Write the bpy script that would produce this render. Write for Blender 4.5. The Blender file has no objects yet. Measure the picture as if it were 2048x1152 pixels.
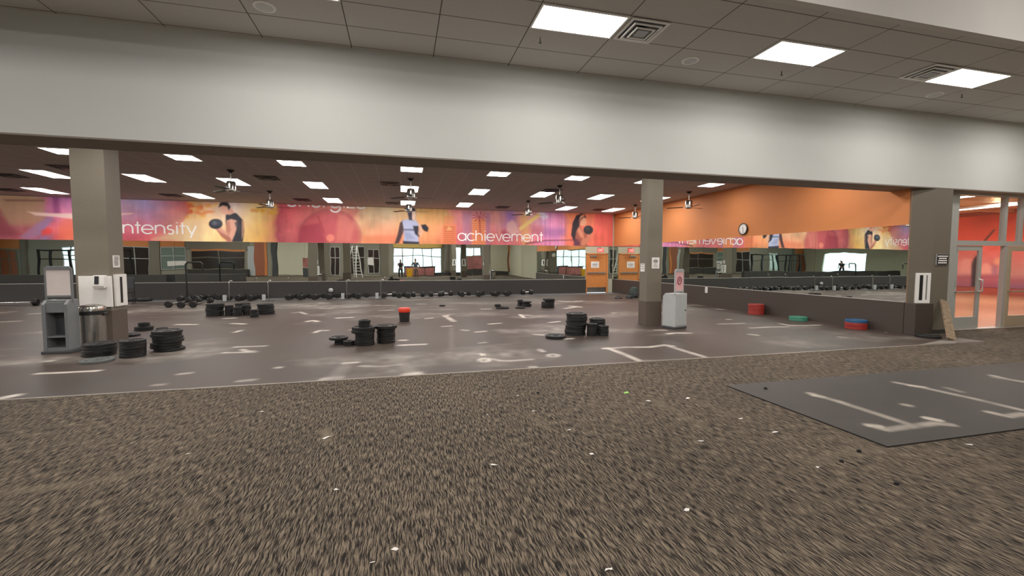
import bpy, math, random
import numpy as np
from mathutils import Vector, Matrix, Euler
random.seed(7); rng = np.random.default_rng(11)
SC = bpy.context.scene
COL = SC.collection
PI = math.pi
# ------------------------------------------------------------------ camera model (2048 x 1152 frame)
CAMH, F, YAW, PIT, ROL = 1.55, 877.7, .247, .0588, .0018
cy, sy, cp, sp, cr, sr = math.cos(YAW), math.sin(YAW), math.cos(PIT), math.sin(PIT), math.cos(ROL), math.sin(ROL)
def ray(px, py):
    a, b = (px-1024)/F, (py-576)/F
    u = a*cr+b*sr; v = -a*sr+b*cr
    yf = cp-v*sp; z = -sp-v*cp
    return u*cy+yf*sy, -u*sy+yf*cy, z
def atz(px, py, z=0.):
    d = ray(px, py); t = (z-CAMH)/d[2]; return Vector((d[0]*t, d[1]*t, z))
def aty(px, py, y):
    d = ray(px, py); t = y/d[1]; return Vector((d[0]*t, y, CAMH+d[2]*t))
def pix(X, Y, Z):
    Z = Z-CAMH; xc = X*cy-Y*sy; yf = X*sy+Y*cy
    zc = yf*cp-Z*sp; up = yf*sp+Z*cp
    u, v = xc/zc, -up/zc
    return 1024+F*(u*cr-v*sr), 576+F*(u*sr+v*cr)
# ------------------------------------------------------------------ main dimensions (metres)
D = 20.67                     # mural wall
ZC = 4.0                      # gym ceiling
YH, YHB, ZH = 7.0, 7.6, 3.145 # white header: front, back, underside
ZO = 4.68                     # outer ceiling
YB, ZB = 4.54, 5.6           # lower drywall ceiling
YC = 6.07                     # carpet edge
ZM0, ZM1 = .69, 2.385         # mirrors
RA, RB = Vector((10.68, 7.16, 0)), Vector((10.58, D, 0))      # side wall line
RDIR = (RB-RA).normalized(); RN = Vector((-RDIR.y, RDIR.x, 0))  # points into the room
RLEN = (RB-RA).length
RANG = math.atan2(RDIR.y, RDIR.x)
def atr(px, py, off=0.):      # on the side wall plane, off metres in front of it
    d = Vector(ray(px, py)); n = RN; p0 = RA+n*off
    t = ((p0-Vector((0, 0, CAMH))).dot(n))/d.dot(n)
    return Vector((0, 0, CAMH))+d*t
XL, YR = -36., -9.5           # far side wall, rear wall
# ------------------------------------------------------------------ colour + materials
def lin(c):
    return tuple(((x/255)/12.92 if x/255 <= .04045 else ((x/255+.055)/1.055)**2.4) for x in c[:3])
def nmat(name):
    m = bpy.data.materials.new(name); m.use_nodes = True
    nt = m.node_tree; b = nt.nodes['Principled BSDF']
    return m, nt, b
def N(nt, t, **kw):
    n = nt.nodes.new(t)
    for k, v in kw.items(): setattr(n, k, v)
    return n
def mat(name, c, rough=.6, metal=0., var=.06, scale=8., bump=0., spec=.4, emit=None):
    m, nt, b = nmat(name); c = lin(c)
    g = N(nt, 'ShaderNodeNewGeometry'); no = N(nt, 'ShaderNodeTexNoise'); no.inputs['Scale'].default_value = scale
    no.inputs['Detail'].default_value = 4
    nt.links.new(g.outputs['Position'], no.inputs['Vector'])
    r = N(nt, 'ShaderNodeValToRGB')
    r.color_ramp.elements[0].position = .3; r.color_ramp.elements[1].position = .7
    r.color_ramp.elements[0].color = (*[x*(1-var) for x in c], 1); r.color_ramp.elements[1].color = (*[min(1, x*(1+var)) for x in c], 1)
    nt.links.new(no.outputs['Fac'], r.inputs['Fac']); nt.links.new(r.outputs['Color'], b.inputs['Base Color'])
    b.inputs['Roughness'].default_value = rough; b.inputs['Metallic'].default_value = metal
    b.inputs['Specular IOR Level'].default_value = spec
    if bump:
        bp = N(nt, 'ShaderNodeBump'); bp.inputs['Strength'].default_value = bump; bp.inputs['Distance'].default_value = .01
        nt.links.new(no.outputs['Fac'], bp.inputs['Height']); nt.links.new(bp.outputs['Normal'], b.inputs['Normal'])
    if emit:
        b.inputs['Emission Color'].default_value = (*emit[:3], 1); b.inputs['Emission Strength'].default_value = emit[3]
    return m
def paintmat(name, rough=.6, spec=.3, glow=.2):
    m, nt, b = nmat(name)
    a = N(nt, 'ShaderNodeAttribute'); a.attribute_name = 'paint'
    nt.links.new(a.outputs['Color'], b.inputs['Base Color']); nt.links.new(a.outputs['Color'], b.inputs['Emission Color']); b.inputs['Emission Strength'].default_value = glow  # print also glows in its own colours, added to brighten the murals
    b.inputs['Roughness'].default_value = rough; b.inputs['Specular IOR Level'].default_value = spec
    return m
def grid_lines(nt, pos_sep, per_x, off_x, per_y, off_y, w):
    outs = []
    for ch, per, off in (('X', per_x, off_x), ('Y', per_y, off_y)):
        a = N(nt, 'ShaderNodeMath', operation='SUBTRACT'); a.inputs[1].default_value = off-1000*per-w/2
        a2 = N(nt, 'ShaderNodeMath', operation='ADD'); a2.inputs[1].default_value = 0
        nt.links.new(pos_sep.outputs[ch], a.inputs[0]); nt.links.new(a.outputs[0], a2.inputs[0])
        mo = N(nt, 'ShaderNodeMath', operation='MODULO'); mo.inputs[1].default_value = per
        lt = N(nt, 'ShaderNodeMath', operation='LESS_THAN'); lt.inputs[1].default_value = w
        nt.links.new(a2.outputs[0], mo.inputs[0]); nt.links.new(mo.outputs[0], lt.inputs[0]); outs.append(lt)
    mx = N(nt, 'ShaderNodeMath', operation='MAXIMUM')
    nt.links.new(outs[0].outputs[0], mx.inputs[0]); nt.links.new(outs[1].outputs[0], mx.inputs[1])
    return mx
def tilemat(name, c, line, per_x, off_x, per_y, off_y, w, rough=.85):
    m, nt, b = nmat(name)
    g = N(nt, 'ShaderNodeNewGeometry'); s = N(nt, 'ShaderNodeSeparateXYZ'); nt.links.new(g.outputs['Position'], s.inputs[0])
    mx = grid_lines(nt, s, per_x, off_x, per_y, off_y, w)
    no = N(nt, 'ShaderNodeTexNoise'); no.inputs['Scale'].default_value = 60; no.inputs['Detail'].default_value = 3
    nt.links.new(g.outputs['Position'], no.inputs['Vector'])
    r = N(nt, 'ShaderNodeValToRGB'); c1 = lin(c)
    r.color_ramp.elements[0].color = (*[x*.88 for x in c1], 1); r.color_ramp.elements[1].color = (*[x*1.1 for x in c1], 1)
    nt.links.new(no.outputs['Fac'], r.inputs['Fac'])
    mi = N(nt, 'ShaderNodeMix', data_type='RGBA'); nt.links.new(mx.outputs[0], mi.inputs[0])
    nt.links.new(r.outputs['Color'], mi.inputs[6]); mi.inputs[7].default_value = (*lin(line), 1)
    nt.links.new(mi.outputs[2], b.inputs['Base Color']); b.inputs['Roughness'].default_value = rough
    b.inputs['Specular IOR Level'].default_value = .2
    return m
M = {}
M['header'] = mat('header_paint', (200, 200, 196), .75, var=.02, scale=1.5)
M['drywall'] = mat('drywall_paint', (205, 200, 195), .8, var=.02, scale=1.5)
M['darkceil'] = tilemat('gym_ceiling_tile', (162, 149, 143), (196, 182, 174), .6, 0., .6, .2, .012)
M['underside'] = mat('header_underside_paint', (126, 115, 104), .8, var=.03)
M['outceil'] = tilemat('outer_ceiling_tile', (200, 196, 191), (88, 85, 82), 1.177, .514, .571, 5.23, .014)
M['orange'] = mat('orange_paint', (204, 120, 64), .7, var=.04, scale=1.2)
M['olive'] = mat('olive_paint', (113, 105, 91), .7, var=.04, scale=30)
M['beige'] = mat('beige_paint', (188, 182, 158), .8, var=.03)
M['olivedark'] = mat('dark_olive_paint', (104, 96, 83), .7, var=.04, scale=30)
M['rear'] = mat('grey_olive_paint', (140, 134, 118), .8, var=.04)
M['cream'] = mat('cream_paint', (205, 200, 175), .8, var=.03)
M['wains'] = mat('charcoal_wainscot', (47, 43, 41), .6, var=.06, scale=60, bump=.05)
M['wains2'] = mat('brown_wainscot', (60, 50, 44), .6, var=.06, scale=60, bump=.05)
M['base'] = mat('brown_pillar_base', (84, 72, 63), .6, var=.05, scale=50)
M['trimlight'] = mat('light_edge_trim', (190, 185, 175), .4, var=.03)
M['alu'] = mat('brushed_aluminium', (182, 182, 178), .4, .3, var=.05, scale=40)
M['alu2'] = mat('champagne_aluminium', (185, 165, 140), .4, .25, var=.05, scale=40)
M['chrome'] = mat('chrome', (190, 186, 180), .18, 1., var=.03)
M['steel'] = mat('brushed_steel', (180, 176, 170), .28, 1., var=.08, scale=25)
M['white'] = mat('white_plastic', (244, 240, 234), .4, var=.02)
M['paper'] = mat('white_paper', (240, 234, 228), .8, var=.02)
M['pinkpaper'] = mat('pinkish_paper', (226, 212, 206), .8, var=.02)
M['black'] = mat('black_rubber', (34, 32, 32), .55, var=.15, scale=20, spec=.3)
M['iron'] = mat('black_iron', (24, 23, 23), .5, .0, var=.15, scale=30, spec=.3)
M['blackp'] = mat('black_plastic', (22, 22, 23), .4, var=.1)
M['greyp'] = mat('grey_plastic', (108, 110, 112), .5, var=.05)  # kiosk plastic by the thick pillar, its backlit shade put into the colour
M['greyd'] = mat('dark_grey_plastic', (58, 59, 62), .6, var=.05)
M['greyl'] = mat('light_grey_plastic', (172, 174, 174), .5, var=.04)
M['red'] = mat('red_plastic', (238, 62, 38), .45, var=.04)
M['platered'] = mat('red_bumper_rubber', (150, 40, 34), .5, var=.1)
M['plategreen'] = mat('green_bumper_rubber', (52, 120, 96), .5, var=.1)
M['plateblue'] = mat('blue_bumper_rubber', (30, 78, 120), .5, var=.1)
M['plategrey'] = mat('worn_grey_plate', (92, 96, 94), .5, .2, var=.15, scale=30)
M['oak'] = mat('orange_door_veneer', (206, 124, 60), .45, var=.08, scale=6)
M['wood'] = mat('weathered_plank', (138, 116, 92), .8, var=.3, scale=14, bump=.3)
M['strip'] = mat('blue_grey_rubber', (98, 98, 100), .5, var=.12, scale=3)
M['skin'] = mat('skin', (196, 146, 118), .55, var=.04)
M['hair'] = mat('dark_hair', (40, 30, 26), .6, var=.1)
M['cloth1'] = mat('dark_shirt_cloth', (38, 40, 46), .9, var=.1)
M['cloth2'] = mat('grey_blue_cloth', (78, 92, 108), .9, var=.1)
M['cloth3'] = mat('black_trouser_cloth', (30, 30, 34), .9, var=.1)
M['cloth4'] = mat('tan_trouser_cloth', (120, 100, 84), .9, var=.1)
M['letter'] = mat('white_print', (250, 240, 236), .6, var=.01, emit=(1, .95, .92, .2))  # faint glow added to the print so the letters look brighter
M['blackprint'] = mat('black_print', (35, 33, 33), .7, var=.02)
M['greyprint'] = mat('grey_print', (120, 116, 114), .7, var=.02)
M['exit'] = mat('exit_red', (225, 60, 60), .5, emit=(.8, .08, .06, .6))
M['yellow'] = mat('yellow_plastic', (222, 160, 30), .5)
M['brownwin'] = mat('dark_brown_glass', (46, 38, 36), .15, var=.1, scale=.6, spec=.6)
M['greenwin'] = mat('green_grey_glass', (112, 126, 118), .2, var=.08, scale=.8, spec=.6)
M['rust'] = mat('rust_panel', (150, 84, 56), .6, var=.08)
M['gold'] = mat('gold_panel', (214, 176, 90), .5, var=.08)
M['wall_red'] = mat('red_poster_panel', (150, 88, 84), .6, var=.3, scale=1.2)
M['studiofloor'] = mat('orange_wood_floor', (196, 140, 100), .25, var=.08, scale=2.5, spec=.5)
M['studioceil'] = mat('tan_studio_ceiling', (222, 190, 155), .8, var=.03)
M['studiowall'] = mat('red_studio_paint', (180, 84, 70), .7, var=.05, scale=.8)
M['wedge'] = mat('dusty_ramp', (128, 120, 110), .7, var=.1)
M['green'] = mat('green_scrap', (150, 215, 90), .7)
def emis(name, c, s):
    m, nt, b = nmat(name); nt.nodes.remove(b)
    e = N(nt, 'ShaderNodeEmission'); e.inputs['Color'].default_value = (*c, 1); e.inputs['Strength'].default_value = s
    nt.links.new(e.outputs[0], nt.nodes['Material Output'].inputs['Surface']); return m
LIGHT_IN, LIGHT_OUT = 25., 20.
M['diff_in'] = emis('diffuser_gym', (1., .955, .90), LIGHT_IN)
M['diff_out'] = emis('diffuser_hall', (1., .955, .90), LIGHT_OUT)
M['diff_st'] = emis('diffuser_studio', (1., .9, .78), 9.)
def mirrormat():
    m, nt, b = nmat('mirror_glass'); nt.nodes.remove(b)
    g = N(nt, 'ShaderNodeBsdfGlossy'); g.inputs['Roughness'].default_value = 0.; g.inputs['Color'].default_value = (.80, .86, .82, 1)
    ge = N(nt, 'ShaderNodeNewGeometry'); no = N(nt, 'ShaderNodeTexNoise'); no.inputs['Scale'].default_value = .9; no.inputs['Detail'].default_value = 1
    bp = N(nt, 'ShaderNodeBump'); bp.inputs['Strength'].default_value = .35; bp.inputs['Distance'].default_value = .006
    nt.links.new(ge.outputs['Position'], no.inputs['Vector']); nt.links.new(no.outputs['Fac'], bp.inputs['Height']); nt.links.new(bp.outputs['Normal'], g.inputs['Normal'])
    nt.links.new(g.outputs[0], nt.nodes['Material Output'].inputs['Surface']); return m
M['mirror'] = mirrormat()
def glassmat():
    m, nt, b = nmat('clear_pane_glass'); nt.nodes.remove(b)
    t = N(nt, 'ShaderNodeBsdfTransparent'); t.inputs['Color'].default_value = (.93, .95, .94, 1)
    g = N(nt, 'ShaderNodeBsdfGlossy'); g.inputs['Roughness'].default_value = .02
    mi = N(nt, 'ShaderNodeMixShader'); mi.inputs[0].default_value = .05; nt.links.new(t.outputs[0], mi.inputs[1]); nt.links.new(g.outputs[0], mi.inputs[2])
    nt.links.new(mi.outputs[0], nt.nodes['Material Output'].inputs['Surface']); return m
M['glass'] = glassmat()
def carpetmat():
    m, nt, b = nmat('streaked_carpet')
    g = N(nt, 'ShaderNodeNewGeometry')
    w = N(nt, 'ShaderNodeTexNoise'); w.inputs['Scale'].default_value = 9; w.inputs['Detail'].default_value = 2
    nt.links.new(g.outputs['Position'], w.inputs['Vector'])
    sc = N(nt, 'ShaderNodeVectorMath', operation='MULTIPLY_ADD'); nt.links.new(w.outputs['Color'], sc.inputs[0])
    sc.inputs[1].default_value = (.035, .02, 0); nt.links.new(g.outputs['Position'], sc.inputs[2])
    mp = N(nt, 'ShaderNodeMapping'); mp.inputs['Scale'].default_value = (135, 9.5, 1); nt.links.new(sc.outputs[0], mp.inputs['Vector'])
    n1 = N(nt, 'ShaderNodeTexNoise'); n1.inputs['Scale'].default_value = 1; n1.inputs['Detail'].default_value = 3.5; n1.inputs['Roughness'].default_value = .62
    n1.inputs['Distortion'].default_value = .25
    nt.links.new(mp.outputs[0], n1.inputs['Vector'])
    r = N(nt, 'ShaderNodeValToRGB'); e = r.color_ramp.elements
    e[0].position = .42; e[0].color = (*lin((36, 33, 31)), 1); e[1].position = .60; e[1].color = (*lin((134, 120, 103)), 1)
    k = e.new(.475); k.color = (*lin((62, 56, 51)), 1); k = e.new(.525); k.color = (*lin((102, 91, 79)), 1)
    nt.links.new(n1.outputs['Fac'], r.inputs['Fac'])
    n2 = N(nt, 'ShaderNodeTexNoise'); n2.inputs['Scale'].default_value = .55; n2.inputs['Detail'].default_value = 5
    nt.links.new(g.outputs['Position'], n2.inputs['Vector'])
    r2 = N(nt, 'ShaderNodeValToRGB'); r2.color_ramp.elements[0].position = .3; r2.color_ramp.elements[1].position = .72
    r2.color_ramp.elements[0].color = (.78, .77, .76, 1); r2.color_ramp.elements[1].color = (1.1, 1.08, 1.05, 1)
    nt.links.new(n2.outputs['Fac'], r2.inputs['Fac'])
    mu = N(nt, 'ShaderNodeMix', data_type='RGBA', blend_type='MULTIPLY'); mu.inputs[0].default_value = 1
    nt.links.new(r.outputs['Color'], mu.inputs[6]); nt.links.new(r2.outputs['Color'], mu.inputs[7])
    at = N(nt, 'ShaderNodeAttribute'); at.attribute_name = 'paint'
    mi = N(nt, 'ShaderNodeMix', data_type='RGBA'); nt.links.new(at.outputs['Fac'], mi.inputs[0])
    nt.links.new(mu.outputs[2], mi.inputs[6]); mi.inputs[7].default_value = (*lin((122, 110, 92)), 1)
    nt.links.new(mi.outputs[2], b.inputs['Base Color'])
    b.inputs['Roughness'].default_value = .95; b.inputs['Specular IOR Level'].default_value = .1
    bp = N(nt, 'ShaderNodeBump'); bp.inputs['Strength'].default_value = .6; bp.inputs['Distance'].default_value = .008
    nt.links.new(n1.outputs['Fac'], bp.inputs['Height']); nt.links.new(bp.outputs['Normal'], b.inputs['Normal'])
    return m
M['carpet'] = carpetmat()
def rubbermat(name, c, chalk=(225, 212, 198), rough=.42):
    m, nt, b = nmat(name)
    g = N(nt, 'ShaderNodeNewGeometry')
    n2 = N(nt, 'ShaderNodeTexNoise'); n2.inputs['Scale'].default_value = .8; n2.inputs['Detail'].default_value = 6; n2.inputs['Roughness'].default_value = .6
    mp = N(nt, 'ShaderNodeMapping'); mp.inputs['Scale'].default_value = (.55, 1.1, 1); nt.links.new(g.outputs['Position'], mp.inputs['Vector']); nt.links.new(mp.outputs[0], n2.inputs['Vector'])
    r = N(nt, 'ShaderNodeValToRGB'); c1 = lin(c); e = r.color_ramp.elements
    e[0].position = .32; e[0].color = (*[x*.72 for x in c1], 1); e[1].position = .7; e[1].color = (*[x*1.3 for x in c1], 1)
    nt.links.new(n2.outputs['Fac'], r.inputs['Fac'])
    at = N(nt, 'ShaderNodeAttribute'); at.attribute_name = 'paint'
    mi = N(nt, 'ShaderNodeMix', data_type='RGBA'); nt.links.new(at.outputs['Fac'], mi.inputs[0])
    nt.links.new(r.outputs['Color'], mi.inputs[6]); mi.inputs[7].default_value = (*lin(chalk), 1)
    nt.links.new(mi.outputs[2], b.inputs['Base Color'])
    rr = N(nt, 'ShaderNodeMapRange'); rr.inputs[3].default_value = rough-.06; rr.inputs[4].default_value = rough+.12
    nt.links.new(n2.outputs['Fac'], rr.inputs[0]); nt.links.new(rr.outputs[0], b.inputs['Roughness'])
    b.inputs['Specular IOR Level'].default_value = .2
    f = N(nt, 'ShaderNodeTexNoise'); f.inputs['Scale'].default_value = 160; nt.links.new(g.outputs['Position'], f.inputs['Vector'])
    bp = N(nt, 'ShaderNodeBump'); bp.inputs['Strength'].default_value = .12; bp.inputs['Distance'].default_value = .004
    nt.links.new(f.outputs['Fac'], bp.inputs['Height']); nt.links.new(bp.outputs['Normal'], b.inputs['Normal'])
    return m
M['rubber'] = rubbermat('rubber_floor', (66, 56, 50), (238, 226, 212), .44)
M['mat'] = rubbermat('platform_rubber', (64, 60, 57), (200, 188, 174), rough=.55)
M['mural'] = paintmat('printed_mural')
# ------------------------------------------------------------------ mesh helpers
class MB:
    def __init__(s): s.v = []; s.f = []
    def add(s, v, f):
        o = len(s.v); s.v += [tuple(p) for p in v]; s.f += [tuple(i+o for i in q) for q in f]; return s
    def box(s, x0, x1, y0, y1, z0, z1, mtx=None):
        v = [Vector(p) for p in ((x0, y0, z0), (x1, y0, z0), (x1, y1, z0), (x0, y1, z0), (x0, y0, z1), (x1, y0, z1), (x1, y1, z1), (x0, y1, z1))]
        if mtx: v = [mtx @ p for p in v]
        return s.add(v, [(0, 3, 2, 1), (4, 5, 6, 7), (0, 1, 5, 4), (1, 2, 6, 5), (2, 3, 7, 6), (3, 0, 4, 7)])
    def prism(s, poly, a0, a1, axis='z'):
        n = len(poly)
        def P(p, a): return {'z': (p[0], p[1], a), 'y': (p[0], a, p[1]), 'x': (a, p[0], p[1])}[axis]
        v = [P(p, a0) for p in poly]+[P(p, a1) for p in poly]
        return s.add(v, [tuple(range(n))[::-1], tuple(range(n, 2*n))]+[(i, (i+1) % n, n+(i+1) % n, n+i) for i in range(n)])
    def lathe(s, prof, n=24, c=(0, 0, 0), axis='z', mtx=None):
        v = []; f = []
        for r, z in prof:
            for i in range(n):
                a = 2*PI*i/n; p = (r*math.cos(a), r*math.sin(a), z)
                if axis == 'x': p = (p[2], p[0], p[1])
                if axis == 'y': p = (p[0], p[2], p[1])
                p = Vector(p)+Vector(c)
                v.append(mtx @ p if mtx else p)
        m = len(prof)
        for k in range(m-1):
            for i in range(n):
                j = (i+1) % n; f.append((k*n+i, k*n+j, (k+1)*n+j, (k+1)*n+i))
        if prof[0][0] > 1e-6: f.append(tuple(range(n))[::-1])
        if prof[-1][0] > 1e-6: f.append(tuple(range((m-1)*n, m*n)))
        return s.add(v, f)
    def ring(s, prof, n=24, c=(0, 0, 0)):   # closed profile (r,z) -> torus-like solid
        v = []; f = []; m = len(prof)
        for r, z in prof:
            for i in range(n):
                a = 2*PI*i/n; v.append((c[0]+r*math.cos(a), c[1]+r*math.sin(a), c[2]+z))
        for k in range(m):
            k2 = (k+1) % m
            for i in range(n):
                j = (i+1) % n; f.append((k*n+i, k*n+j, k2*n+j, k2*n+i))
        return s.add(v, f)
    def tube(s, pts, r, n=8):
        pts = [Vector(p) for p in pts]; v = []; f = []
        for k, p in enumerate(pts):
            t = (pts[min(k+1, len(pts)-1)]-pts[max(k-1, 0)]).normalized()
            a = t.cross(Vector((0, 0, 1)));
            if a.length < 1e-3: a = t.cross(Vector((0, 1, 0)))
            a.normalize(); b = t.cross(a)
            rr = r[k] if isinstance(r, (list, tuple)) else r
            for i in range(n):
                q = 2*PI*i/n; v.append(p+(a*math.cos(q)+b*math.sin(q))*rr)
        for k in range(len(pts)-1):
            for i in range(n):
                j = (i+1) % n; f.append((k*n+i, k*n+j, (k+1)*n+j, (k+1)*n+i))
        f.append(tuple(range(n))); f.append(tuple(range((len(pts)-1)*n, len(pts)*n))[::-1])
        return s.add(v, f)
    def build(s, name, m, parent=None, loc=(0, 0, 0), rz=0., smooth=False, bevel=0., **tags):
        me = bpy.data.meshes.new(name); me.from_pydata(s.v, [], s.f); me.update()
        import bmesh
        bm = bmesh.new(); bm.from_mesh(me); bmesh.ops.recalc_face_normals(bm, faces=bm.faces)
        bm.to_mesh(me); bm.free()
        me.materials.append(M[m] if isinstance(m, str) else m)
        o = bpy.data.objects.new(name, me); COL.objects.link(o)
        o.location = loc; o.rotation_euler = (0, 0, rz)
        if parent: o.parent = parent
        if smooth:
            me.polygons.foreach_set('use_smooth', [True]*len(me.polygons))
            try: me.set_sharp_from_angle(angle=math.radians(38))
            except Exception: pass
        if bevel:
            b = o.modifiers.new('edge', 'BEVEL'); b.width = bevel; b.segments = 2; b.limit_method = 'ANGLE'
        for k, val in tags.items(): o[k] = val
        return o
def thing(name, label, cat, loc=(0, 0, 0), rz=0., group=None):
    o = bpy.data.objects.new(name, None); COL.objects.link(o); o.empty_display_size = .1
    o.location = loc; o.rotation_euler = (0, 0, rz); o['label'] = label; o['category'] = cat
    if group: o['group'] = group
    return o
def tag(o, label, cat, group=None):
    o['label'] = label; o['category'] = cat
    if group: o['group'] = group
    return o
def struct(o): o['kind'] = 'structure'; return o
KIDS = {}
def dup(root, loc, rz=0., label=None, group=None, mats=None):
    r = root.copy(); COL.objects.link(r); r.location = loc; r.rotation_euler = (0, 0, rz)
    if label: r['label'] = label
    if group: r['group'] = group
    def rec(src, dst):
        for ch in src.children:
            c = ch.copy(); COL.objects.link(c); c.parent = dst; rec(ch, c)
    rec(root, r)
    return r
ORD = ['first', 'second', 'third', 'fourth', 'fifth', 'sixth', 'seventh', 'eighth', 'ninth', 'tenth', 'eleventh', 'twelfth', 'thirteenth', 'fourteenth', 'fifteenth', 'sixteenth', 'seventeenth', 'eighteenth', 'nineteenth', 'twentieth']
def ordn(i):
    if i < 20: return ORD[i]
    t = {2: 'twenty', 3: 'thirty', 4: 'forty'}[(i+1)//10]
    return {'twenty': 'twentieth', 'thirty': 'thirtieth', 'forty': 'fortieth'}[t] if (i+1) % 10 == 0 else t+'-'+ORD[(i+1) % 10-1]
# ------------------------------------------------------------------ painted grids (printed or chalk-marked surfaces)
def grid_obj(name, P, m, col, parent=None, flip=False):     # P (nv,nu,3), col (nv,nu,3 or 4)
    nv, nu = P.shape[:2]; n = nu*nv
    me = bpy.data.meshes.new(name); me.vertices.add(n); me.vertices.foreach_set('co', P.astype(np.float32).ravel())
    i = (np.arange(nv-1)[:, None]*nu+np.arange(nu-1)[None, :]).ravel()
    q = np.stack([i, i+1, i+1+nu, i+nu], 1)
    if flip: q = q[:, ::-1]
    me.loops.add(q.size); me.loops.foreach_set('vertex_index', q.astype(np.int32).ravel())
    me.polygons.add(len(q)); me.polygons.foreach_set('loop_start', np.arange(0, q.size, 4, dtype=np.int32))
    try: me.polygons.foreach_set('loop_total', np.full(len(q), 4, dtype=np.int32))
    except Exception: pass
    me.update(calc_edges=True); me.validate()
    a = me.color_attributes.new('paint', 'FLOAT_COLOR', 'POINT')
    c = np.ones((n, 4), np.float32); c[:, :3] = col.reshape(n, -1)[:, :3]
    a.data.foreach_set('color', c.ravel())
    me.materials.append(M[m]); o = bpy.data.objects.new(name, me); COL.objects.link(o)
    if parent: o.parent = parent
    return o
def vnoise(shape, cells, oct=3):
    out = np.zeros(shape); amp = 1; tot = 0
    for k in range(oct):
        cy_, cx_ = cells[0]*2**k+2, cells[1]*2**k+2
        g = rng.random((cy_, cx_))
        y = np.linspace(0, cy_-1.001, shape[0]); x = np.linspace(0, cx_-1.001, shape[1])
        y0 = y.astype(int); x0 = x.astype(int); fy = (y-y0)[:, None]; fx = (x-x0)[None, :]
        fy = fy*fy*(3-2*fy); fx = fx*fx*(3-2*fx)
        a = g[np.ix_(y0, x0)]; b = g[np.ix_(y0, x0+1)]; c = g[np.ix_(y0+1, x0)]; d = g[np.ix_(y0+1, x0+1)]
        out += amp*((a*(1-fx)+b*fx)*(1-fy)+(c*(1-fx)+d*fx)*fy); tot += amp; amp *= .5
    return out/tot
def segdist(X, Y, a, b):
    ax, ay = a; bx, by = b; dx, dy = bx-ax, by-ay; L = dx*dx+dy*dy+1e-12
    t = np.clip(((X-ax)*dx+(Y-ay)*dy)/L, 0, 1)
    return np.hypot(X-ax-t*dx, Y-ay-t*dy), t
def pmask(X, Y, poly, soft):
    ins = np.zeros(X.shape, bool); dist = np.full(X.shape, 1e9); n = len(poly)
    for i in range(n):
        a, b = poly[i], poly[(i+1) % n]
        d, _ = segdist(X, Y, a, b); dist = np.minimum(dist, d)
        if a[1] != b[1]:
            c = ((a[1] > Y) != (b[1] > Y)) & (X < (b[0]-a[0])*(Y-a[1])/(b[1]-a[1])+a[0]); ins ^= c
    s = np.where(ins, dist, -dist)
    return np.clip(s/soft*.5+.5, 0, 1)
def chalk(X, Y, segs, noise):
    m = np.zeros(X.shape)
    for pts, w, a in segs:                    # pts in photo pixels on the floor, w in metres
        P = [atz(*p) for p in pts]
        for p, q in zip(P[:-1], P[1:]):
            d, t = segdist(X, Y, (p.x, p.y), (q.x, q.y)); w = max(w, .045)
            m = np.maximum(m, a*np.clip(1.5-d/w, 0, 1)*(.45+1.0*noise))
    return np.clip(m, 0, 1)
# ================================================================== SHELL
def rect(name, m, p, n_, parent=None):  # single quad helper
    o = MB(); o.add(p, [(0, 1, 2, 3)]); return o.build(name, m, parent)
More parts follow.
